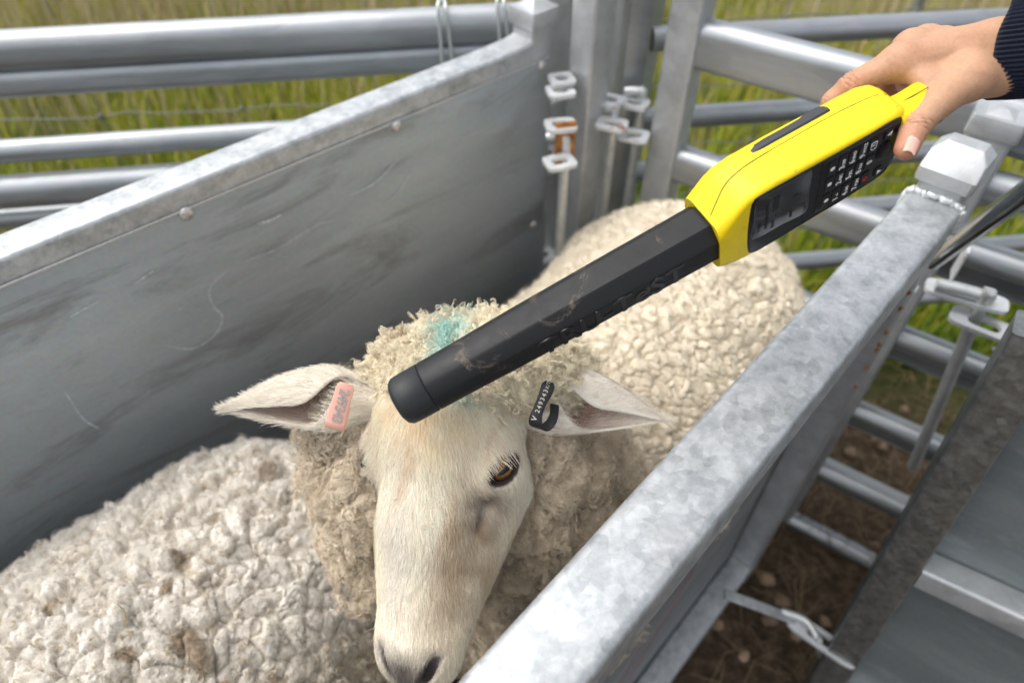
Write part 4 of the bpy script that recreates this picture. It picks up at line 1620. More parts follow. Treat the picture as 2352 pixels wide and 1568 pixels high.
def locks(name, roots, dirs, nrm, cols, lens, nfib, spread, parent, seed, rad=0.00022, k=9, curl=0.003, turns=1.6):
    """pointed crimped staples: each lock is a bundle of fibres round one wavy guide"""
    r = np.random.default_rng(seed)
    n = len(roots)
    u = np.linspace(0, 1, k)
    P_, C_ = [], []
    ph = r.uniform(0, 6.28, n)
    tr = turns * r.uniform(0.6, 1.4, n)
    b = unit(np.cross(nrm, dirs))
    for q in range(nfib):
        o1, o2 = r.normal(0, spread, n), r.normal(0, spread * 0.7, n)
        pts = np.empty((n, k, 3))
        jph = r.normal(0, 0.5, n)
        ln = lens * r.uniform(0.75, 1.1, n)
        for j, s in enumerate(u):
            taper = (1 - s) ** 0.8 * (0.55 + 1.6 * s * (1 - s)) + 0.06
            an = ph + jph + s * 6.28 * tr
            an2 = s * 6.28 * 5 + ph * 3
            pts[:, j] = roots + dirs * (ln * s)[:, None] + nrm * (ln * (0.55 * s - 0.65 * s * s))[:, None] \
                + b * (o1 * taper + curl * s * np.sin(an) + 0.0006 * np.sin(an2))[:, None] + nrm * (o2 * taper + curl * 0.7 * s * np.cos(an) + 0.0005 * np.cos(an2))[:, None]
        P_.append(pts)
        C_.append(np.clip(cols * r.uniform(0.85, 1.2, n)[:, None], 0.02, 0.88))
    return strands(name, np.concatenate(P_), rad * (1 - 0.55 * u)[None], np.concatenate(C_), M['woolfibre'], parent)


# woolly topknot and ruff behind the face: lumpy cap plus pointed locks
tk = [(s_ell((-0.002, -0.022, -0.066), (0.076, 0.043, 0.056)), 0.02), (s_ell((0.035, -0.036, -0.090), (0.080, 0.044, 0.056)), 0.02),
      (s_ell((-0.035, 0.052, -0.128), (0.056, 0.090, 0.055)), 0.02), (s_ell((-0.015, 0.02, -0.12), (0.075, 0.07, 0.05)), 0.02),
      (s_ell((0.055, 0.02, -0.13), (0.05, 0.07, 0.05)), 0.02)]
V, F = fleece_surface(tk, (-0.13, -0.13, -0.22), (0.16, 0.19, 0.03), 0.005)
Vw = h2w(V)
Nw = normals(Vw, F)
if ((Vw - h2w((0, 0, -0.08))) * Nw).sum(1).mean() < 0:
    F = F[:, ::-1]
Vt, Ft = subdivide(Vw, F, 1)
Nt = normals(Vt, Ft)
lt_ = w2h(Vt)
wr = np.stack([fbm(Vt * 45, 135, 2), fbm(Vt * 45, 136, 2), fbm(Vt * 45, 137, 2)], 1)
k1, k2, kid, ko = worley(Vt / 0.013 + 0.9 * wr, 129)
g1, g2, gid, go = worley(Vt / 0.0055 + 0.9 * wr, 131)
ht = 0.007 * np.sqrt(np.clip(1 - (k1 / 0.9) ** 2, 0, 1)) * (0.6 + 0.8 * kid) + 0.0018 * np.sqrt(np.clip(1 - (g1 / 0.9) ** 2, 0, 1))
Vtd = Vt + Nt * ht[:, None]
topc = A3(0.76, 0.68, 0.52)
kt = sstep(-0.015, 0.045, lt_[:, 1])[:, None]
Ct = topc * (1 - kt) + A3(0.56, 0.48, 0.37) * kt
n_ = fbm(Vt * 35, 141)
d_ = (sstep(0.15, 0.5, n_) * 0.4)[:, None]
Ct = Ct * (1 - d_) + A3(0.30, 0.22, 0.13) * d_
pxt = 1176 + FPX * ((Vt - CAM) @ cR) / ((Vt - CAM) @ cF)
pyt = 784 - FPX * ((Vt - CAM) @ cU) / ((Vt - CAM) @ cF)
q1_ = Vt[np.argmin((pxt - 1030) ** 2 + (pyt - 775) ** 2 + 2e4 * ((Vt - CAM) @ cF))]
dv_ = Vt - q1_
bl = (0.9 * np.exp(-((dv_ @ cR) / 0.015) ** 2 - ((dv_ @ (cU * 0.8 - cF * 0.6)) / 0.034) ** 2) * sstep(-0.45, 0.2, fbm(Vt * 50, 151)))[:, None]
Ct = Ct * (1 - bl) + A3(0.36, 0.60, 0.56) * bl
me = mesh_from("topknot", Vtd - base1, Ft, M['wool'], True, 0, np.clip(Ct, 0.02, 0.85))
top = link("topknot", me, sheep1)
Ntd = normals(Vtd, Ft)
vis = in_view(Vtd, Ntd, 60, facing=-0.5)
# locks hang outward from the crown
cand = np.where(vis & ((lt_[:, 1] < 0.0) | (lt_[:, 0] < -0.045) | (lt_[:, 2] < -0.09)))[0]
r_ = np.random.default_rng(71)
ix = r_.choice(cand, 2000, replace=False)
out_ = unit(Vtd[ix] - h2w((0.0, 0.02, -0.07)))
dd = unit(out_ * 0.5 + Ntd[ix] * 0.22 + r_.normal(0, 0.42, (len(ix), 3)) + Z3 * -0.2)
locks("wool_lock", Vtd[ix] - Ntd[ix] * 0.002, dd, Ntd[ix], Ct[ix] * 1.04, r_.uniform(0.008, 0.020, len(ix)), 12, 0.0013, top, 72, rad=0.00016, k=11, curl=0.0034, turns=2.2)
a_ = fuzz(Vtd, Ntd, Ct, 45000, 0.009, 0.00014, 303, crimp=0.0014, lift=0.9, k=7)
strands("fleece_fibre", *a_, M['woolfibre'], top)
# a few loose staples along the neck folds
sel = np.where(in_view(Vd, Nd, 40, facing=-0.5) & (neck > 0.35))[0]
pw = 0.6 + 3.0 * ruff[sel]
ix = r_.choice(sel, 8000, replace=False, p=pw / pw.sum())
fl = np.stack([fbm(Vd[ix] * 30, 201, 2), fbm(Vd[ix] * 30, 202, 2), fbm(Vd[ix] * 30, 203, 2)], 1) * 0.8 + hY * 0.5 + r_.normal(0, 0.25, (len(ix), 3))
dd = unit(fl - Nd[ix] * (fl * Nd[ix]).sum(1)[:, None] * 0.7)
locks("wool_lock", Vd[ix] - Nd[ix] * 0.002, dd, Nd[ix], np.minimum(Cf[ix] * 1.08, 0.8), r_.uniform(0.009, 0.020, len(ix)), 9, 0.0014, fl1, 73, rad=0.00016, k=11, curl=0.0030, turns=2.0)

# ---------------- the second sheep, only its back in the picture
base2 = W((-0.25, 0.47, 0))
trunk = [(W((-0.62, 0.47, 0.47)), W((0.0, 0.50, 0.45)), 0.16, 0.15), (W((-0.66, 0.46, 0.52)), W((-0.92, 0.44, 0.78)), 0.13, 0.075)]
legs = leg_cones([(-0.64, 0.37), (-0.64, 0.57), (0.10, 0.40), (0.10, 0.60)], 0)
bv, bf = sheep_body(base2, trunk, legs)
H2 = W((-0.98, 0.44, 0.86))
hy2 = nz(-dR * 0.75 - Z3 * 0.66)
hx2 = nz(np.cross(Z3, hy2))
hz2 = np.cross(hx2, hy2)
if hz2[2] < 0:
    hx2, hz2 = -hx2, -hz2
hw2 = H2 + hv @ np.stack([hx2, hy2, hz2])
ev2 = [H2 + w2h(e[0]) @ np.stack([hx2, hy2, hz2]) for e in EARS]
k0 = len(bv)
allF = [bf, hf + k0]
k0 += len(hw2)
for e in EARS:
    allF.append(e[1] + k0)
    k0 += len(e[0])
me = mesh_from("sheep", np.concatenate([bv, hw2] + ev2) - base2, np.concatenate(allF), M['skin'], True, 0,
               np.concatenate([np.tile(A3(0.45, 0.38, 0.30), (len(bv), 1)), hcol] + ecol))
sheep2 = link("sheep", me)
sheep2.location = tuple(base2)
tag(sheep2, "sheep showing only its whiter lumpy woolled back in the lower left, against the left panel", "sheep", "sheep in the race")
fp2 = [(s_cone(W((-0.60, 0.50, 0.465)), W((0.04, 0.515, 0.455)), 0.225, 0.22), 0.05),
       (s_ell(W((-0.15, 0.475, 0.45)), A3(0.26, 0.26, 0.235)), 0.05),
       (s_cone(W((-0.66, 0.48, 0.52)), W((-0.90, 0.45, 0.76)), 0.16, 0.10), 0.05)]
lo2 = np.minimum(W((-1.1, 0.1, 0)), W((0.4, 0.8, 0))) - 0.5
hi2 = np.maximum(W((-1.1, 0.1, 0)), W((0.4, 0.8, 0))) + 0.5
lo2[2], hi2[2] = 0.16, 0.95
V, F = fleece_surface(fp2, lo2, hi2, 0.0085)
N = normals(V, F)
Vf, Ff, Vc, Fc = subdivide_some(V, F, in_view(V, N, 520, facing=-0.45), 3)
N = normals(Vf, Ff)
rs = np.stack([Vf @ dR, Vf @ nR, Vf[:, 2]], 1)
px_ = 1176 + FPX * ((Vf - CAM) @ cR) / ((Vf - CAM) @ cF)
py_ = 784 - FPX * ((Vf - CAM) @ cU) / ((Vf - CAM) @ cF)
side = sstep(0.40, 0.31, rs[:, 1] + 0.03 * fbm(Vf * 15, 8))              # flank towards the other sheep: finer, dirtier staples
warp = np.stack([fbm(Vf * 26, 405, 2), fbm(Vf * 26, 406, 2), fbm(Vf * 26, 407, 2)], 1)
f1, f2, cid, off = worley(Vf / 0.0245 + 0.75 * warp + 0.18 * fbm(Vf * 90, 418, 2)[:, None], 411)
dome = np.sqrt(np.clip(1 - (f1 / 0.95) ** 2, 0, 1))
w2_ = np.stack([fbm(Vf * 70, 415, 2), fbm(Vf * 70, 416, 2), fbm(Vf * 70, 417, 2)], 1)
k1, k2, kid, ko = worley(Vf / 0.0105 + 1.0 * w2_, 421)
w3_ = np.stack([fbm(Vf * 160, 435, 2), fbm(Vf * 160, 436, 2), fbm(Vf * 160, 437, 2)], 1)
rid = 1 - np.abs(fbm(Vf * 210 + 1.6 * w3_, 441, 2)) * 2.2
rid2 = 1 - np.abs(vnoise(Vf * 420 + 1.2 * w3_, 447)) * 2.0
g1, g2, gid, go = worley(Vf / 0.0052 + 0.6 * w2_, 425)
dk_ = np.sqrt(np.clip(1 - (k1 / 0.95) ** 2, 0, 1))
hb = 0.0150 * dome * (0.5 + 0.9 * cid) + 0.0065 * sstep(0, 0.20, f2 - f1) + 0.0050 * dk_ * (0.3 + 1.0 * kid) + 0.0012 * np.sqrt(np.clip(1 - (g1 / 0.9) ** 2, 0, 1)) + 0.0013 * rid + 0.0006 * rid2 + 0.005 * off @ A3(0, 0, 1)
hs_ = 0.006 * dome + 0.0015 * rid + 0.0007 * rid2 + 0.0075 * dk_ * (0.5 + kid) + 0.0018 * np.sqrt(np.clip(1 - (g1 / 0.9) ** 2, 0, 1))
Vd = Vf + N * (hb * (1 - side) + hs_ * side + 0.006 * fbm(Vf * 8, 444))[:, None]
white = A3(0.72, 0.68, 0.61)
Cf = np.tile(white, (len(Vf), 1)) * (0.93 + 0.14 * cid[:, None])
crease_tan = ((1 - sstep(0.0, 0.16, f2 - f1)) * 0.6 + (1 - sstep(0, 0.2, k2 - k1)) * 0.35)[:, None] * np.clip(0.55 + 0.9 * fbm(Vf * 22, 431), 0, 1)[:, None]  # browner in the creases between clumps, broken up by noise
Cf = Cf * (1 - 0.5 * crease_tan) + A3(0.42, 0.31, 0.17) * 0.5 * crease_tan
sd2 = (side * (0.35 + 0.4 * (1 - sstep(0.05, 0.3, k2 - k1))))[:, None]
Cf = Cf * (1 - sd2) + A3(0.38, 0.29, 0.17) * sd2
spot = sstep(0.42, 0.56, fbm(Vf * 19, 461, 4)) * 0.7
for x, y, r in ((430, 1492, 0.022), (455, 1530, 0.016), (385, 1370, 0.010), (150, 1420, 0.010), (505, 1215, 0.008), (300, 1525, 0.010)):
    q_ = np.argmin((px_ - x) ** 2 + (py_ - y) ** 2 + 1e4 * ((Vf - CAM) @ cF))
    dd_ = np.sqrt(((Vf - Vf[q_]) ** 2).sum(1)) + 0.010 * fbm(Vf * 70, 463, 3)
    spot = np.maximum(spot, (1 - sstep(0.4 * r, r, dd_)) * 0.85)
spot = spot[:, None]
Cf = Cf * (1 - spot) + A3(0.24, 0.17, 0.10) * spot
me = mesh_from("fleece", np.concatenate([Vd, Vc]) - base2, np.concatenate([Ff, Fc + len(Vd)]), M['wool'], True, 0, np.clip(np.concatenate([Cf, np.tile(white * 0.7, (len(Vc), 1))]), 0.02, 0.85))
fl2 = link("fleece", me, sheep2)
Nd = normals(Vd, Ff)
a_ = fuzz(Vd, Nd, Cf, 120000, 0.0085, 0.00012, 305, crimp=0.0011, lift=0.55, k=7)
strands("fleece_fibre", *a_, M['woolfibre'], fl2)
r_ = np.random.default_rng(91)
sel = np.where(in_view(Vd, Nd, 40))[0]
ix = r_.choice(sel, 4200, replace=False)
fl = np.stack([fbm(Vd[ix] * 30, 501, 2), fbm(Vd[ix] * 30, 502, 2), fbm(Vd[ix] * 30, 503, 2)], 1) * 1.5 + r_.normal(0, 0.3, (len(ix), 3))
dd = unit(fl - Nd[ix] * (fl * Nd[ix]).sum(1)[:, None])
tipc = np.where((r_.random(len(ix)) < 0.25)[:, None], A3(0.50, 0.39, 0.24), Cf[ix])
locks("wool_lock", Vd[ix] - Nd[ix] * 0.001, dd, Nd[ix], tipc, r_.uniform(0.006, 0.013, len(ix)), 7, 0.0009, fl2, 74, rad=0.00016, curl=0.0022, turns=1.8)

# ------------------------------------------------------------------ lettering
def text_obj(body, size, o, ex, ey, m, parent, name="legend", ext=0.00015, align='CENTER', bold=0.0, label=None, space=1.0):
    cu = bpy.data.curves.new("t", 'FONT')
    cu.body = body
    cu.size = size
    cu.align_x = align
    cu.align_y = 'CENTER'
    cu.extrude = ext
    cu.offset = bold
    cu.space_character = space
    cu.resolution_u = 3
    ob = bpy.data.objects.new("t", cu)
    COL.objects.link(ob)
    dg = bpy.context.evaluated_depsgraph_get()
    me = bpy.data.meshes.new_from_object(ob.evaluated_get(dg))
    bpy.data.objects.remove(ob, do_unlink=True)
    n = len(me.vertices)
    q = np.empty(n * 3, np.float32)
    me.vertices.foreach_get("co", q)
    q = q.reshape(-1, 3).astype(float)
    ex, ey = nz(ex), nz(ey)
    w = A3(o) + q[:, :1] * ex + q[:, 1:2] * ey + q[:, 2:] * np.cross(ex, ey)
    off = np.zeros(3)
    p = parent
    while p is not None:
        off += np.array(p.location)
        p = p.parent
    me.vertices.foreach_set("co", (w - off).astype(np.float32).ravel())
    me.update()
    me.materials.clear()
    me.materials.append(m)
    me.name = name
    ob = link(name, me, parent)
    if label:
        ob["label"] = label
    return ob


# ------------------------------------------------------------------ stick reader
DT = P(912, 928, 0.52)
DN = P(1625, 529, 0.52)
dA = nz(DN - DT)
vv = CAM - (DN + dA * 0.08)
vv = nz(vv - dA * (vv @ dA))
ww = np.cross(dA, vv)
if ww @ cU > 0:
    ww = -ww
AL = math.radians(58)
dN = math.cos(AL) * vv + math.sin(AL) * ww        # display face
dT = math.sin(AL) * vv - math.cos(AL) * ww        # upper side face
D = lambda A, t, n: DN + dA * A + dT * t + dN * n


def dloc(x, y, h):
    q = PP(x, y, DN + dN * h, dN) - DN
    return q @ dA, q @ dT


def plastic(name, col, rough, dust=None, dscale=30, amount=0.4, bump=0.08, bscale=900, spec=0.45):
    m, nt, b = mat(name)
    vec = mapping(nt)
    n1 = tex(nt, "ShaderNodeTexNoise", dscale, vec, Detail=9, Roughness=0.72, Distortion=0.4)
    n2 = tex(nt, "ShaderNodeTexNoise", bscale, vec, Detail=3)
    c = ramp(nt, n1.outputs['Fac'], [(0.3, tuple(k * 0.9 for k in col)), (0.7, tuple(min(1, k * 1.08) for k in col))])
    if dust:
        n3 = tex(nt, "ShaderNodeTexNoise", dscale * 0.55, vec, Detail=10, Roughness=0.75, Distortion=1.2)
        k = ramp(nt, n3.outputs['Fac'], [(0.575, (0, 0, 0)), (0.68, (amount,) * 3)])
        c = mixc(nt, k, c, dust)
    nt.links.new(c, b.inputs['Base Color'])
    r = ramp(nt, n1.outputs['Fac'], [(0.35, (max(0.02, rough - 0.06),) * 3), (0.65, (rough + 0.08,) * 3)])
    nt.links.new(r, b.inputs['Roughness'])
    b.inputs['Specular IOR Level'].default_value = spec
    bp = nt.nodes.new("ShaderNodeBump")
    bp.inputs['Strength'].default_value = bump
    bp.inputs['Distance'].default_value = 0.0005
    nt.links.new(n2.outputs['Fac'], bp.inputs['Height'])
    nt.links.new(bp.outputs[0], b.inputs['Normal'])
    return m


M['ant'] = plastic("black_antenna_plastic", (0.0075, 0.008, 0.009), 0.5, (0.20, 0.15, 0.11), 45, 0.6, spec=0.35)
M['antcap'] = plastic("black_rubber_cap", (0.012, 0.014, 0.016), 0.5, (0.12, 0.12, 0.12), 60, 0.2)
M['emboss'] = plastic("raised_black_letters", (0.006, 0.006, 0.007), 0.30, None)
M['yellow'] = plastic("yellow_housing_plastic", (0.83, 0.62, 0.008), 0.42, (0.30, 0.20, 0.04), 90, 0.55, spec=0.35)
M['black'] = plastic("black_panel_plastic", (0.008, 0.009, 0.011), 0.30, (0.07, 0.065, 0.06), 55, 0.35)
M['key'] = plastic("rubber_key", (0.007, 0.0075, 0.009), 0.36, (0.06, 0.055, 0.05), 90, 0.25)
M['rubber'] = plastic("rubber_grip_strip", (0.035, 0.037, 0.042), 0.55, (0.12, 0.11, 0.10), 50, 0.3)
M['screen'] = plastic("lcd_glass", (0.026, 0.029, 0.033), 0.15, (0.07, 0.10, 0.10), 40, 0.15, bump=0.0, spec=0.6)
M['white_ink'] = simple("white_key_ink", (0.80, 0.82, 0.84), 0.6)
M['red_ink'] = simple("red_key_ink", (0.55, 0.03, 0.02), 0.6)
M['lcd_ink'] = simple("lcd_segment_ink", (0.009, 0.010, 0.011), 0.4)

rd = thing("stick_reader", D(0.05, 0.005, 0), "black and yellow electronic stick reader held over the sheep's head", "stick reader")


def oct_ring(A, r, cf, round_, t0=0, n0=0, m=48):
    """octagon (chamfer cf) blended to a circle"""
    a = np.linspace(0, 2 * np.pi, m, endpoint=False)
    c, s = np.cos(a), np.sin(a)
    k = np.minimum(r / np.maximum(np.abs(c), 1e-6), r / np.maximum(np.abs(s), 1e-6))
    k = np.minimum(k, (2 * r - cf) / (np.abs(c) + np.abs(s)))
    rr = k * (1 - round_) + r * round_ * 1.0
    return D(A, 0, 0) + dT * ((t0 + rr * s)[:, None]) + dN * ((n0 + rr * c)[:, None])


mb = MB()
prof = [(0.012, 0.0205, 0), (0.0, 0.0205, 0), (-0.09, 0.0201, 0.05), (-0.16, 0.0201, 0.35), (-0.215, 0.0200, 0.85), (-0.2425, 0.0199, 1), (-0.2435, 0.0194, 1)]
mb.add(*loft([oct_ring(A, r, 0.0100, k, m=96) for A, r, k in prof]))
ant = part("antenna", mb, M['ant'], rd, sharp=22)
mb = MB()
prof = [(-0.2437, 0.0192), (-0.2442, 0.0199), (-0.262, 0.0197), (-0.266, 0.0193), (-0.2690, 0.0172), (-0.2705, 0.0140), (-0.2712, 0.008), (-0.2714, 0.001)]
mb.add(*loft([oct_ring(A, r, 0.01, 1, m=64) for A, r in prof]))
part("end_cap", mb, M['antcap'], rd, sharp=60)
text_obj("TRU-TeST", 0.0265, D(-0.0945, -0.0015, 0.0201), dA, dT, M['emboss'], ant, "emblem", 0.0006, bold=0.0006, space=1.08)
text_obj("TM", 0.004, D(-0.0235, -0.004, 0.0203), dA, dT, M['emboss'], ant, "emblem", 0.0004)


def hring(A, t1, t2, n1, n2, bev, back, seg=6):
    """housing section: display side n1, back side n2, upper side t2, lower side t1; bev = front bevel, back = rear chamfer"""
    pts = []

    def arc(cx, cy, rx, ry, a0, a1):
        for a in np.radians(np.linspace(a0, a1, seg + 1)):
            pts.append((cx + rx * math.cos(a), cy + ry * math.sin(a)))
    arc(t2 - bev, n1 - bev, bev, bev, 0, 90)
    arc(t1 + bev, n1 - bev, bev, bev, 90, 180)
    arc(t1 + back, n2 + back * 0.9, back, back * 0.9, 180, 270)
    arc(t2 - back, n2 + back * 0.9, back, back * 0.9, 270, 360)
    q = np.array(pts)
    return D(A, 0, 0) + q[:, :1] * dT + q[:, 1:] * dN


mb = MB()
secs = [(-0.0035, -0.0225, 0.0232, 0.0228, -0.0225, 0.010, 0.012), (-0.0045, -0.0235, 0.0248, 0.0235, -0.0235, 0.010, 0.012), (-0.002, -0.0245, 0.0265, 0.0238, -0.024, 0.0095, 0.012), (0.004, -0.026, 0.031, 0.0235, -0.025, 0.008, 0.013), (0.012, -0.0285, 0.0372, 0.0225, -0.026, 0.006, 0.014),
        (0.020, -0.0296, 0.0412, 0.0216, -0.0265, 0.005, 0.0145), (0.032, -0.030, 0.0436, 0.0214, -0.0265, 0.0042, 0.0150), (0.06, -0.030, 0.0440, 0.0213, -0.0262, 0.0038, 0.0150),
        (0.10, -0.0275, 0.0436, 0.0213, -0.0255, 0.0038, 0.0150), (0.122, -0.0250, 0.0436, 0.0213, -0.0250, 0.0042, 0.0150), (0.136, -0.0215, 0.0440, 0.0213, -0.024, 0.005, 0.0145), (0.1435, -0.0150, 0.0432, 0.0210, -0.021, 0.0065, 0.013), (0.148, -0.006, 0.040, 0.0200, -0.016, 0.0075, 0.010), (0.1500, 0.005, 0.033, 0.0175, -0.008, 0.006, 0.006)]
mb.add(*loft([hring(*s) for s in secs]))
hs_o = part("housing", mb, M['yellow'], rd, sharp=50)
# parting line on the upper side
mb = MB()
sx = [(-0.002, 0.0268, 0.0072), (0.006, 0.0330, 0.003), (0.017, 0.0405, -0.0018), (0.035, 0.0441, -0.0042), (0.061, 0.04405, -0.0053), (0.103, 0.04365, -0.0059), (0.125, 0.0438, -0.0045), (0.1386, 0.0438, -0.0025), (0.146, 0.0420, 0.000)]
pts = bez([D(*s) for s in sx], 6)
mb.add(*loft([[p + dN * 0.00032, p + dT * 0.00025, p - dN * 0.00032] for p in pts], cap=False, closed=False))
part("seam", mb, M['black'], hs_o, sharp=0)
# rubber strip along the far upper edge
mb = MB()
mb.add(*loft([[D(A, tt + dt, n) for tt, n, dt in ((0.0434, -0.0098, k), (0.0446, -0.0110, k), (0.0446, -0.0135, k), (0.0425, -0.0175, k), (0.038, -0.0225, k), (0.036, -0.022, k), (0.040, -0.015, k), (0.0420, -0.011, k))] for A, k in ((0.043, -0.0012), (0.050, 0.0003), (0.060, 0.0008), (0.075, 0.0005), (0.100, 0.0005), (0.1075, 0.0003), (0.1085, -0.0008))]))
part("rubber_strip", mb, M['rubber'], hs_o)
mb = MB(); mb.add(*lathe(D(0.0025, 0.0282, -0.010), dT - 0.35 * dA, [(0.0052, -0.0008), (0.0050, 0.0005), (0.0042, 0.0004), (0.002, -0.0004), (0.0004, -0.0006)], 20))
part("dimple", mb, M['yellow'], hs_o, sharp=60)

# display panel outline (on the face n=0.0213)
FN = 0.0214
pl = [(0.0217, -0.0215), (0.0203, -0.0100), (0.0201, 0.010), (0.0216, 0.0325), (0.0236, 0.0378), (0.0300, 0.0402), (0.0696, 0.0400), (0.0928, 0.0398), (0.1130, 0.0402), (0.1310, 0.0410), (0.1390, 0.0402), (0.1432, 0.0365), (0.1452, 0.020), (0.1462, 0.0), (0.1440, -0.0105), (0.1400, -0.0170), (0.129, -0.0200), (0.105, -0.0228), (0.0828, -0.0242), (0.055, -0.0262), (0.0319, -0.0272), (0.0255, -0.0262)]


def outline(pts, n=5):
    q = [A3(p[0], p[1], 0) for p in pts]
    out = []
    m = len(q)
    for i in range(m):
        a, b, c, d = q[i - 1], q[i], q[(i + 1) % m], q[(i + 2) % m]
        for t in np.linspace(0, 1, n, endpoint=False):
            out.append(0.5 * (2 * b + (c - a) * t + (2 * a - 5 * b + 4 * c - d) * t * t + (3 * b - a - 3 * c + d) * t ** 3))
    return np.array(out)[:, :2]


def slab(ol, n0, n1, bev=0.0004):
    c = ol.mean(0)
    k = 1 - bev / np.linalg.norm(ol - c, axis=1).mean() * 2
    r = lambda o, n: DN + o[:, :1] * dA + o[:, 1:] * dT + n * dN
    return loft([r(ol, n0), r(ol, n1 - bev), r(c + (ol - c) * k, n1)])


mb = MB(); mb.add(*slab(outline(pl), FN - 0.002, FN + 0.0006))
panel = part("display_panel", mb, M['black'], rd, sharp=30)
kp = [(0.0805, -0.0185), (0.0785, -0.012), (0.0785, 0.033), (0.0800, 0.0372), (0.084, 0.0380), (0.110, 0.0380), (0.1385, 0.0380), (0.1425, 0.030), (0.1440, 0.0), (0.1400, -0.0120), (0.136, -0.0150), (0.105, -0.0190)]
mb = MB(); mb.add(*slab(outline(kp), FN, FN + 0.0011))
part("keypad", mb, M['black'], panel, sharp=30)
mb = MB(); mb.add(*slab(outline([(0.0245, -0.0075), (0.0245, 0.015), (0.0250, 0.0345), (0.0268, 0.0378), (0.0310, 0.0382), (0.055, 0.0378), (0.0700, 0.0375), (0.0706, 0.015), (0.0712, -0.0095), (0.050, -0.0092)], 3), FN, FN + 0.0009, 0.0002))
scr = part("screen", mb, M['screen'], panel, sharp=30)
SN = FN + 0.00105
for body, size, A, t in (("9 96J25", 0.0040, 0.0295, 0.004), ("94011002774958", 0.0042, 0.0355, 0.012), ("PLOT", 0.0040, 0.0415, -0.001), ("7", 0.006, 0.0600, 0.018), ("DRAFT", 0.0030, 0.0570, -0.001)):
    text_obj(body, size, D(A, t, SN), dT, -dA, M['lcd_ink'], panel, "screen_text", 0.00005)
mb = MB(); mb.add(*rhs(D(0.0425, 0.014, SN), D(0.0425, 0.030, SN), 0.0052, 0.0002, 0.0001, up=dN))
part("screen_bar", mb, M['lcd_ink'], panel)

KN = FN + 0.0011
KEYS = [[("dot", ""), ("dot", ""), ("dot", "")], [("1", "-./-"), ("2", "ABC"), ("3", "DEF")], [("4", "GHI"), ("5", "JKL"), ("6", "MNO")], [("7", "PQRS"), ("8", "TUV"), ("9", "WXYZ")], [("pow", ""), ("0", ""), ("del", "")]]
KT = (-0.0082, 0.0095, 0.0270)
for r in range(5):
    A = 0.0872 + 0.00838 * r
    for c in range(3):
        t = KT[c] + (0.0008 if c == 1 else 0)
        mb = MB()
        pr = rrect(0.0070, 0.0150, 0.0014, 3)
        q = lambda k, n: D(A, t, n) + pr[:, :1] * k * dA + pr[:, 1:] * k * dT
        mb.add(*loft([q(1, KN - 0.0002), q(1, KN + 0.0006), q(0.93, KN + 0.0009)]))
        key = part("key", mb, M['key'], panel)
        d, sub = KEYS[r][c]
        o = D(A, t, KN + 0.00095)
        off = 0.0044 if sub else 0.0
        if d == "dot":
            mb = MB(); mb.add(*lathe(o, dN, [(0.0020, 0), (0.0019, 0.0001), (0.0002, 0.0001)], 20))
            part("legend", mb, M['white_ink'], key, sharp=0) if False else part("legend", mb, M['white_ink'], panel, sharp=0)
        elif d == "pow":
            mb = MB()
            ps = [o + dT * (0.0019 * math.cos(x)) - dA * (0.0019 * math.sin(x)) for x in np.radians(np.linspace(120, 420, 26))]
            mb.add(*tube(ps, 0.00030, 6, up=dN))
            mb.add(*tube([o - dA * 0.0006, o - dA * 0.0026], 0.00030, 6, up=dN))
            part("legend", mb, M['red_ink'], panel, sharp=0)
        elif d == "del":
            ps = [o + dT * x - dA * y for x, y in ((-0.0042, 0), (-0.0024, 0.0022), (0.0038, 0.0022), (0.0038, -0.0022), (-0.0024, -0.0022), (-0.0042, 0))]
            mb = MB()
            for i in range(5):
                mb.add(*tube([ps[i], ps[i + 1]], 0.00028, 6, up=dN))
            part("legend", mb, M['white_ink'], panel, sharp=0)
            text_obj("X", 0.0034, o + dT * 0.0008, dT, -dA, M['white_ink'], panel, "legend", 0.0001, bold=0.00008)
        else:
            text_obj(d, 0.0063, o - dT * off, dT, -dA, M['white_ink'], panel, "legend", 0.0001, bold=0.00016)
            if sub:
                text_obj(sub, 0.0034, o - dT * (off - 0.0024) + dA * 0.0008, dT, -dA, M['white_ink'], panel, "legend", 0.0001, 'LEFT', bold=0.00007)
for t_, s_ in ((0.0305, 1), (-0.0085, -1)):
    mb = MB()
    pr = rrect(0.0075, 0.0090, 0.0016, 3)
    q = lambda k, n: D(0.1328, t_, n) + pr[:, :1] * k * dA + pr[:, 1:] * k * dT
    mb.add(*loft([q(1, KN - 0.0002), q(1, KN + 0.0006), q(0.93, KN + 0.0009)]))
    part("key", mb, M['key'], panel)
    o = D(0.1328, t_, KN + 0.00095)
    tri = [o + dT * x + dA * y for x, y in ((-0.0026, 0.0018), (0.0026, 0.0018), (0.0, -0.0022))]
    if s_ < 0:
        tri = [o + dT * x - dA * y for x, y in ((-0.0026, 0.0018), (0.0026, 0.0018), (0.0, -0.0022))]
    mb = MB(); mb.add(*loft([tri, [p + dN * 0.0001 for p in tri]]))
    part("legend", mb, M['white_ink'], panel, sharp=0)
na, nt_ = dloc(2030, 345, KN)
mb = MB()
nprof = [(0.0082, -0.0002), (0.0082, 0.0006), (0.0076, 0.0010), (0.0070, 0.0004), (0.0066, 0.0008), (0.0045, 0.0018), (0.0015, 0.0021), (0.0002, 0.0021)]
aa = np.linspace(0, 2 * np.pi, 40, endpoint=False)
mb.add(*loft([D(na, nt_, KN + z) + r * (np.cos(aa)[:, None] * dA * 0.78 + np.sin(aa)[:, None] * dT * 1.15) for r, z in nprof]))
part("navigation_button", mb, M['key'], panel, sharp=30)
lm, nt2, b2 = mat("blue_indicator")
b2.inputs['Base Color'].default_value = (0.1, 0.3, 0.9, 1)
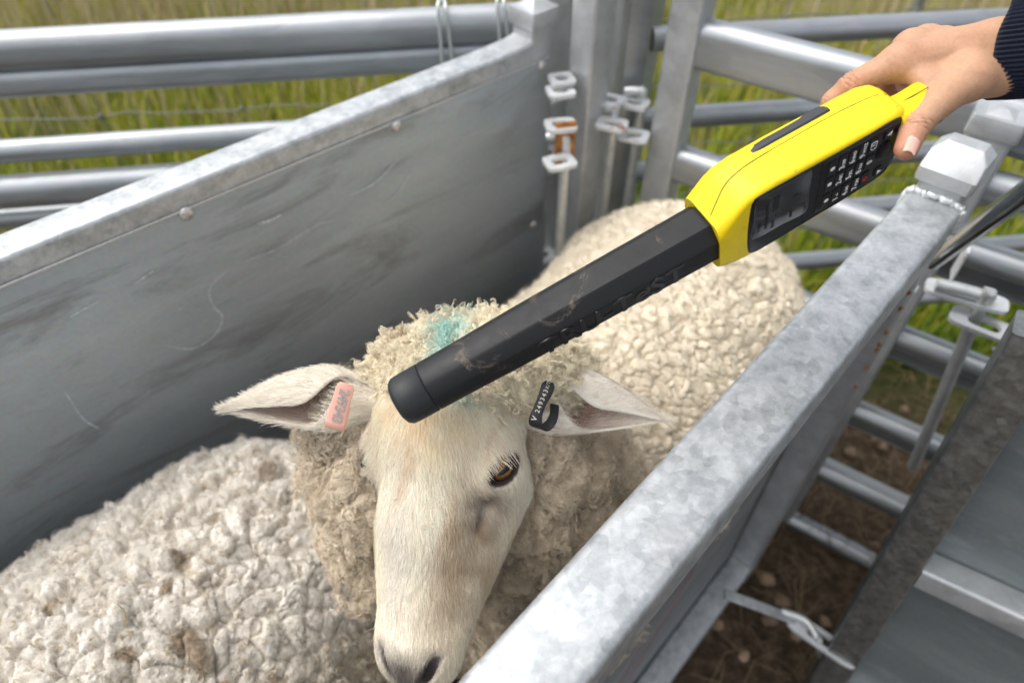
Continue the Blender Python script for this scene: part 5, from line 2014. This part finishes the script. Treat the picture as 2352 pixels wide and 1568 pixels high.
b2.inputs['Emission Color'].default_value = (0.25, 0.5, 1.0, 1)
b2.inputs['Emission Strength'].default_value = 2.5
la, lt2 = dloc(2014, 322, KN)
mb = MB(); mb.add(*lathe(D(la, lt2, KN - 0.0001), dN, [(0.0016, 0), (0.0014, 0.0006), (0.0002, 0.0008)], 16))
part("indicator_light", mb, lm, panel)

# handle
mb = MB()
hsec = [(0.142, 0.022, 0.010, 0.0180, 0.0150), (0.150, 0.0225, 0.011, 0.0152, 0.0142), (0.158, 0.0225, 0.011, 0.0145, 0.0140), (0.175, 0.0215, 0.0085, 0.0138, 0.0132), (0.20, 0.0165, 0.0035, 0.0125, 0.0120), (0.222, 0.0105, -0.0020, 0.0115, 0.0110), (0.228, 0.0085, -0.004, 0.008, 0.008)]
hr = lambda A, t0, n0, a, b: D(A, t0, n0) + rrect(2 * a, 2 * b, min(a, b) * 0.55, 5)[:, :1] * dT + rrect(2 * a, 2 * b, min(a, b) * 0.55, 5)[:, 1:] * dN
mb.add(*loft([hr(*s) for s in hsec]))
hd = part("handle", mb, M['yellow'], rd)
mb = MB()
pts = [D(A, 0.0372, 0.009) for A in (0.151, 0.158, 0.166, 0.174)]
mb.add(*loft([[p + dN * 0.0004, p + dT * 0.0003, p - dN * 0.0004] for p in pts], cap=False, closed=False))
part("seam", mb, M['black'], hd, sharp=0)
mb = MB()
for nn_, (a0, a1) in ((0.0256, (0.1535, 0.180)), (-0.0036, (0.152, 0.180))):
    pr = rrect(a1 - a0, 0.017, 0.004, 4)
    q = lambda k, n: D((a0 + a1) / 2, 0.0222, n) + pr[:, :1] * k * dA + pr[:, 1:] * k * dT
    s = 1 if nn_ > 0 else -1
    mb.add(*loft([q(1, nn_ - s * 0.003), q(1, nn_ - s * 0.0006), q(0.97, nn_)]))
part("rubber_grip", mb, M['black'], hd)

# ------------------------------------------------------------------ the hand
hm, nth, bh = mat("hand_skin")
at_ = nth.nodes.new("ShaderNodeAttribute")
at_.attribute_name = "Col"
vec = mapping(nth)
n1 = tex(nth, "ShaderNodeTexNoise", 420, vec, Detail=5, Roughness=0.6)
n2 = tex(nth, "ShaderNodeTexVoronoi", 1500, vec)
g = ramp(nth, n1.outputs['Fac'], [(0.3, (0.90, 0.88, 0.86)), (0.7, (1.06, 1.06, 1.06))])
nth.links.new(mixc(nth, 1.0, at_.outputs['Color'], g, 'MULTIPLY'), bh.inputs['Base Color'])
bh.inputs['Roughness'].default_value = 0.5
bh.inputs['Specular IOR Level'].default_value = 0.35
bh.inputs['Subsurface Weight'].default_value = 0.18
bh.inputs['Subsurface Radius'].default_value = (0.008, 0.003, 0.0015)
bh.inputs['Subsurface Scale'].default_value = 0.6
bp = nth.nodes.new("ShaderNodeBump")
bp.inputs['Strength'].default_value = 0.35
bp.inputs['Distance'].default_value = 0.0004
nth.links.new(n2.outputs['Distance'], bp.inputs['Height'])
nth.links.new(bp.outputs[0], bh.inputs['Normal'])

rh = nz(ray(2303, 108))
AX = nz(cR - rh * (cR @ rh) + 0.10 * cU)      # forearm direction
H_ = dict(
    wt=P(2290, 100, 0.500), wb=P(2284, 168, 0.497), wc=P(2290, 128, 0.5) + AX * 0.05,
    im=P(2068, 142, 0.505), ip=P(1956, 193, 0.516), id=P(1913, 232, 0.527), it=P(1898, 258, 0.537),
    mm=P(2094, 112, 0.522), mp=P(2022, 192, 0.552), md=P(2046, 236, 0.562), mt=P(2076, 246, 0.556),
    rm=P(2126, 100, 0.542), rp=P(2064, 176, 0.574), rdd=P(2086, 222, 0.580), rt=P(2114, 234, 0.570),
    pm=P(2162, 98, 0.556), pp=P(2112, 168, 0.588), pd=P(2126, 208, 0.592), pt=P(2146, 222, 0.582),
    tc=P(2226, 178, 0.492), tm=P(2158, 232, 0.486), ti=P(2101, 293, 0.480), tt=P(2082, 342, 0.476), tb=P(2128, 188, 0.494))
J = H_
hand_prims = [(s_cone(J['wt'], J['wb'], 0.0155, 0.0145), 0.005), (s_cone(J['wc'] + cU * 0.008, J['wt'], 0.017, 0.0155), 0.005), (s_cone(J['wc'] - cU * 0.010, J['wb'], 0.017, 0.0145), 0.005),
              (s_cone(J['wt'], J['im'], 0.0155, 0.0125), 0.006), (s_cone(J['wb'], J['im'] + A3(0.012, 0, -0.004), 0.0145, 0.0122), 0.006),
              (s_cone(J['wt'], J['mm'], 0.0150, 0.0122), 0.006), (s_cone(J['wt'], J['rm'], 0.0120, 0.0115), 0.007), (s_cone(J['wt'], J['pm'], 0.0120, 0.0110), 0.007),
              (s_cone(J['im'], J['mm'], 0.0115, 0.0115), 0.008), (s_cone(J['mm'], J['rm'], 0.011, 0.011), 0.008), (s_cone(J['rm'], J['pm'], 0.011, 0.010), 0.008),
              (s_cone(J['wb'], J['tc'], 0.0145, 0.0160), 0.006), (s_cone(J['tc'], J['tm'], 0.0155, 0.0112), 0.008), (s_cone(J['tm'], J['ti'], 0.0108, 0.0094), 0.005),
              (s_cone(J['ti'], J['tt'], 0.0094, 0.0082), 0.003), (s_cone(J['tc'], J['tb'], 0.011, 0.0070), 0.008), (s_cone(J['tb'], J['im'], 0.0060, 0.008), 0.008)]
fing = [[s_cone(J['im'], J['ip'], 0.0118, 0.0087), s_cone(J['ip'], J['id'], 0.0087, 0.0079), s_cone(J['id'], J['it'], 0.0079, 0.0068)],
        [s_cone(J['mm'], J['mp'], 0.0112, 0.0086), s_cone(J['mp'], J['md'], 0.0085, 0.0078), s_cone(J['md'], J['mt'], 0.0078, 0.0066)],
        [s_cone(J['rm'], J['rp'], 0.0108, 0.0082), s_cone(J['rp'], J['rdd'], 0.0082, 0.0074), s_cone(J['rdd'], J['rt'], 0.0074, 0.0064)],
        [s_cone(J['pm'], J['pp'], 0.0098, 0.0072), s_cone(J['pp'], J['pd'], 0.0072, 0.0066), s_cone(J['pd'], J['pt'], 0.0066, 0.0057)]]


def hand_f(p):
    d = None
    for g_, k in hand_prims:
        e = g_(p)
        d = e if d is None else smin(d, e, k)
    fs = []
    for f_ in fing:
        e = f_[0](p)
        for g_ in f_[1:]:
            e = smin(e, g_(p), 0.003)
        fs.append(e)
    fm = np.minimum(np.minimum(fs[0], fs[1]), np.minimum(fs[2], fs[3]))
    return smin(d, fm, 0.006)


allj = np.array(list(J.values()))
hV, hF = surface_nets(hand_f, allj.min(0) - 0.035, allj.max(0) + 0.035, 0.0016)
hV = relax(hV, hF, 2, 0.5)
hV, hF = subdivide(hV, hF, 1)
hNn = normals(hV, hF)


def groove(c, ax, dors, offs, depth, w, rad=0.013):
    """skin folds across the back of a joint"""
    global hV
    q = hV - c
    x = q @ nz(ax)
    near = np.exp(-((q ** 2).sum(1) / rad ** 2) ** 2)
    dm = sstep(0.0, 0.7, hNn @ nz(dors))
    side = q @ np.cross(nz(ax), nz(dors))
    for k, o in enumerate(offs):
        xx = x - o - 14 * o * side ** 2 * 12 - 0.0005 * np.sin(side * 900 + k * 2)
        hV = hV - hNn * (depth * np.exp(-(xx / w) ** 2) * near * dm)[:, None]


toc = nz(CAM - J['ti'])
groove(J['ti'], J['tt'] - J['ti'], toc, (-0.0034, -0.0012, 0.0010, 0.0032), 0.0019, 0.0008, 0.0125)
groove(J['ip'], J['id'] - J['im'], nz(toc * 0.5 - cR * 0.2 + cU * 0.6), (-0.0035, -0.001, 0.0014, 0.0036), 0.0017, 0.0008, 0.012)
groove(J['id'], J['it'] - J['ip'], nz(toc * 0.5 - cR * 0.4 + cU * 0.3), (-0.0015, 0.001), 0.0007, 0.0005, 0.010)
groove(J['im'] - (J['im'] - J['ip']) * 0.1, J['ip'] - J['im'], nz(toc * 0.6 + cU * 0.5), (-0.004, 0.0, 0.004), 0.00035, 0.0007, 0.014)
groove(J['im'] * 0.8 + J['ip'] * 0.2, J['ip'] - J['im'], nz(toc - cU * 0.5), (-0.001, 0.004, 0.009), 0.0004, 0.0007, 0.013)
# tendons on the back of the hand
q = hV - J['wt']
for a, b, k in ((J['wt'], J['im'], 0.0009), (J['wb'], J['im'], 0.0005), (J['wt'], J['mm'], 0.0009)):
    ab = b - a
    t = np.clip(((hV - a) @ ab) / (ab @ ab), 0, 1)
    dd_ = hV - a - t[:, None] * ab
    lat = dd_ @ nz(np.cross(ab, CAM - a))
    hV = hV + hNn * (k * np.exp(-(lat / 0.003) ** 2) * np.sin(np.pi * np.clip(t, 0, 1)) * (hNn @ nz(CAM - a) > 0))[:, None]
sk = np.tile(A3(0.47, 0.275, 0.17), (len(hV), 1))
pal = A3(0.60, 0.30, 0.20)
for c, r, k in ((J['tt'], 0.016, 0.75), (J['ip'], 0.013, 0.5), (J['it'], 0.014, 0.6), (J['im'], 0.016, 0.25), (J['mp'], 0.02, 0.5), (J['md'], 0.02, 0.6)):
    w_ = (k * np.exp(-((hV - c) ** 2).sum(1) / r ** 2))[:, None]
    sk = sk * (1 - w_) + A3(0.47, 0.19, 0.125) * w_
blo = (0.35 * sstep(0.0, 0.5, fbm(hV * 60, 611)))[:, None]
sk = sk * (1 - blo) + A3(0.46, 0.23, 0.14) * blo
pbase = A3(J['wc'][0] + 0.35, J['wc'][1], 0)
# forearm and upper arm inside the sleeve are one surface with the hand
me = mesh_from("person", hV - pbase, hF, hm, True, 0, np.clip(sk * (1 + 0.08 * fbm(hV * 200, 613)[:, None]), 0.02, 0.9))
pers = link("person", me)
pers.location = tuple(pbase)
tag(pers, "person's arm in a navy ribbed cuff, hand gripping the yellow stick reader", "person")

# thumb nail
tax = nz(J['tt'] - J['ti'])
tn = nz(nz(CAM - J['tt']) + cR * 0.30 - tax * 0.05)
tn = nz(tn - tax * (tn @ tax))
ts = np.cross(tn, tax)
mb = MB()
nu, nv = 15, 15
gr = []
for i, x in enumerate(np.linspace(-1, 1, nu)):
    ring_ = []
    for y in np.linspace(-1, 1, nv):
        yy = y * 0.0046 * (1 - 0.10 * (x < 0) * x * x)
        ln = x * 0.0056 - 0.0012 * (y * y) * (1 if x < 0 else -1) * abs(x)
        rr_ = 0.00838 - 0.00018 * (x + 1) - 0.0004 * (x > 0.9)
        an = yy / 0.0085
        ring_.append(J['tt'] + tax * (ln + 0.0012) + rr_ * (math.cos(an) * tn + math.sin(an) * ts))
    gr.append(ring_)
mb.add(*loft(gr, cap=False, closed=False))
nailV = mb.verts()
lx = (nailV - J['tt']) @ tax
ncol = np.tile(A3(0.62, 0.38, 0.31), (len(nailV), 1))
k = sstep(0.0060, 0.0066, lx)[:, None]
ncol = ncol * (1 - k) + A3(0.58, 0.48, 0.36) * k
k = (1 - sstep(-0.0052, -0.0025, lx))[:, None]
ncol = ncol * (1 - k) + A3(0.70, 0.50, 0.44) * k
nm = attr_mat("thumb_nail", 0.28, spec=0.5)
part("nail", mb, nm, pers, colors=ncol, sharp=0)

# sleeve and ribbed cuff
def cloth(name, col, scale):
    m, nt, b = mat(name)
    vec = mapping(nt)
    n1 = tex(nt, "ShaderNodeTexNoise", scale, vec, Detail=6, Roughness=0.7)
    nt.links.new(ramp(nt, n1.outputs['Fac'], [(0.3, tuple(c * 0.6 for c in col)), (0.7, tuple(c * 1.5 for c in col))]), b.inputs['Base Color'])
    b.inputs['Roughness'].default_value = 0.95
    b.inputs['Sheen Weight'].default_value = 0.08
    b.inputs['Specular IOR Level'].default_value = 0.15
    bp = nt.nodes.new("ShaderNodeBump")
    bp.inputs['Strength'].default_value = 0.5
    bp.inputs['Distance'].default_value = 0.001
    nt.links.new(n1.outputs['Fac'], bp.inputs['Height'])
    nt.links.new(bp.outputs[0], b.inputs['Normal'])
    return m


M['navy'] = cloth("navy_knit", (0.012, 0.015, 0.028), 900)
s0 = P(2306, 106, 0.500)
s1 = s0 + AX
sdir, sside, sup = frame(s1 - s0, cU)
ang = np.linspace(0, 2 * np.pi, 420, endpoint=False)


def sl_ring(x, r, rib, jit=0.0, wob=0.0):
    rr = r * (1 + 0.0 * ang) + rib * np.cos(ang * 70) + wob * np.sin(ang * 3 + x * 40)
    xo = jit * np.sin(ang * 5 + 1) + 0.006 * np.sin(ang) * (1 if x < 0.02 else 0)
    return s0 + sdir * (x + xo)[:, None] + rr[:, None] * (np.cos(ang)[:, None] * sside + np.sin(ang)[:, None] * sup)


mb = MB()
mb.add(*loft([sl_ring(0.03, 0.030, 0), sl_ring(0.004, 0.0318, 0.0002, 0.0008), sl_ring(-0.0035, 0.0328, 0.0005, 0.001), sl_ring(-0.0045, 0.0345, 0.0008, 0.001), sl_ring(-0.001, 0.0362, 0.0011, 0.001), sl_ring(0.012, 0.0368, 0.0011, 0, 0.0004), sl_ring(0.03, 0.0372, 0.0011, 0, 0.0006), sl_ring(0.055, 0.0378, 0.0011, 0, 0.0004), sl_ring(0.058, 0.0375, 0.0004)], cap=False))
cuff = part("cuff", mb, M['navy'], pers, sharp=0)
mb = MB()
mb.add(*loft([sl_ring(0.055, 0.036, 0), sl_ring(0.060, 0.042, 0, 0, 0.001), sl_ring(0.10, 0.048, 0, 0, 0.002), sl_ring(0.18, 0.052, 0, 0, 0.002), sl_ring(0.30, 0.058, 0, 0, 0.003), sl_ring(0.34, 0.056, 0), sl_ring(0.36, 0.03, 0)]))
part("sleeve", mb, M['navy'], pers, sharp=0)

# ------------------------------------------------------------------ ear tags
def strip_tag(name, pix, width_px, th, m, lab, round_top=True):
    """flat plastic strip bent along a centre line of (x, y, depth, width scale)"""
    c = np.array(bez([P(x, y, d) for x, y, d, w in pix], 8))
    ws = np.array(bez([A3(w, 0, 0) for x, y, d, w in pix], 8))[:, 0]
    t0 = nz(c[6] - c[0])
    sidev = nz(np.cross(t0, nz(CAM - c[0])))
    rings = []
    for i in range(len(c)):
        d = nz(c[min(i + 1, len(c) - 1)] - c[max(i - 1, 0)])
        s = nz(sidev - d * (sidev @ d))
        nn = np.cross(s, d)
        w = width_px * ws[i] / 2 * 0.57 / FPX
        pr = rrect(2 * w, th, th * 0.4, 2)
        rings.append(c[i] + pr[:, :1] * s + pr[:, 1:] * nn)
    mb = MB(); mb.add(*loft(rings))
    o = part(name, mb, m, None, sharp=50)
    return tag(o, lab, "ear tag", "tags in the sheep's ears")


M['pink'] = plastic("pink_tag_plastic", (0.68, 0.36, 0.28), 0.5, (0.4, 0.28, 0.2), 80, 0.3)
M['tagblack'] = plastic("black_tag_plastic", (0.012, 0.013, 0.015), 0.4, (0.1, 0.09, 0.08), 80, 0.3)
M['tagink'] = simple("tag_grey_print", (0.30, 0.31, 0.29), 0.7)
M['tagwhite'] = simple("tag_pale_print", (0.62, 0.56, 0.45), 0.7)
TD = 0.5605
pk_ = strip_tag("ear_tag", [(796, 880, TD + 0.002, 0.75), (792, 893, TD + 0.001, 1.0), (783, 925, TD, 1.02), (774, 955, TD, 1.05), (769, 976, TD + 0.0005, 1.08), (767, 984, TD + 0.005, 1.08), (772, 978, TD + 0.014, 1.05), (786, 930, TD + 0.02, 1.0)], 40, 0.0014, M['pink'],
                 "pink plastic strip tag printed with grey digits, in the ear by the left panel")
pa, pb = P(790, 898, TD - 0.0012), P(771, 966, TD - 0.0012)
exk = nz(pb - pa)
eyk = nz(np.cross(nz(CAM - pa), exk))
for i, ch in enumerate("249343"):
    o = pa + (pb - pa) * (0.03 + 0.94 * i / 5.0) + 0.0002 * nz(CAM - pa)
    text_obj(ch, 0.0112, o, exk, eyk, M['tagink'], pk_, "digit", 0.0001, bold=0.00008)
BD = 0.5545
bk_ = strip_tag("ear_tag", [(1262, 877, BD + 0.002, 0.7), (1259, 886, BD + 0.001, 1.12), (1252, 905, BD, 1.05), (1243, 925, BD, 0.92), (1235, 945, BD, 0.92), (1230, 962, BD, 1.1), (1232, 976, BD + 0.003, 1.15), (1246, 983, BD + 0.010, 1.0), (1262, 974, BD + 0.018, 0.9), (1272, 955, BD + 0.026, 0.8), (1274, 930, BD + 0.036, 0.8)], 27, 0.0022, M['tagblack'],
                 "black looped plastic tag printed with pale digits, in the ear beside the right rail")
pa, pb = P(1235, 944, BD - 0.0016), P(1254, 898, BD - 0.0016)
exk = nz(pb - pa)
eyk = nz(np.cross(nz(CAM - pa), exk))
for i, ch in enumerate("249343"):
    text_obj(ch, 0.0052, pa + (pb - pa) * (i / 5.0), exk, eyk, M['tagwhite'], bk_, "digit", 0.0001, bold=0.0001)
text_obj("V", 0.0062, P(1228, 961, BD - 0.0018), exk, eyk, M['tagwhite'], bk_, "digit", 0.0001, bold=0.0001)
text_obj("K/T", 0.0042, P(1259, 884, BD - 0.0012), nz(exk + 0.1 * eyk), eyk, M['tagwhite'], bk_, "digit", 0.00008)


# ------------------------------------------------------------------ small loose things
red = simple("red_thread", (0.45, 0.02, 0.03), 0.7)
for pix, lab in (([(1428, 1600), (1470, 1520), (1520, 1430), (1562, 1360), (1594, 1304)], "thin red thread lying on the sheet inside the right rail, the longer of two"),
                 ([(1405, 1600), (1430, 1560), (1462, 1500), (1482, 1478)], "thin red thread lying on the sheet inside the right rail, the shorter of two")):
    mb = MB(); mb.add(*tube(bez([PP(x, y, RP(0, RC + 0.0250, 0), nR) for x, y in pix], 6), 0.0003, 5))
    tag(part("red_thread", mb, red, sharp=0), lab, "thread", "red threads")
from mathutils.bvhtree import BVHTree
deps = bpy.context.evaluated_depsgraph_get()
straw_m = simple("dry_straw", (0.34, 0.22, 0.09), 0.8, 0, 0.3, 300)
for x, y, an, L, lab in ((505, 1262, 20, 0.020, "short straw on the white fleece in the middle of the near sheep's back"),
                         (272, 1420, 68, 0.026, "long bent straw on the white fleece near the left edge"),
                         (470, 1530, 85, 0.034, "upright dark stalk in the dirty patch of white fleece at the bottom"),
                         (752, 1310, -55, 0.016, "brown twig on the white fleece just left of the sheep's nose"),
                         (545, 1095, 10, 0.014, "straw fleck near the top edge of the white fleece")):
    r = ray(x, y)
    best = None
    for o in (fl2,):
        loc_, rot_, sc_2 = o.matrix_world.decompose()
        org = Vector(CAM) - sheep2.location
        ok_, hit, nor, idx_ = o.ray_cast(org, Vector(nz(r)))
        if ok_:
            best = np.array(hit + sheep2.location)
            nr_ = np.array(nor)
    if best is None:
        continue
    d = math.cos(math.radians(an)) * cR + math.sin(math.radians(an)) * cU
    d = nz(d - nr_ * (d @ nr_) * 0.8)
    mb = MB(); mb.add(*tube(bez([best - d * L / 2 + nr_ * 0.004, best + nr_ * 0.0075 + np.cross(d, nr_) * L * 0.12, best + d * L / 2 + nr_ * 0.005], 6), [0.0006] * 6 + [0.0005] * 6 + [0.0003], 6))
    tag(part("straw", mb, straw_m, sharp=0), lab, "straw", "straws caught in the fleece")
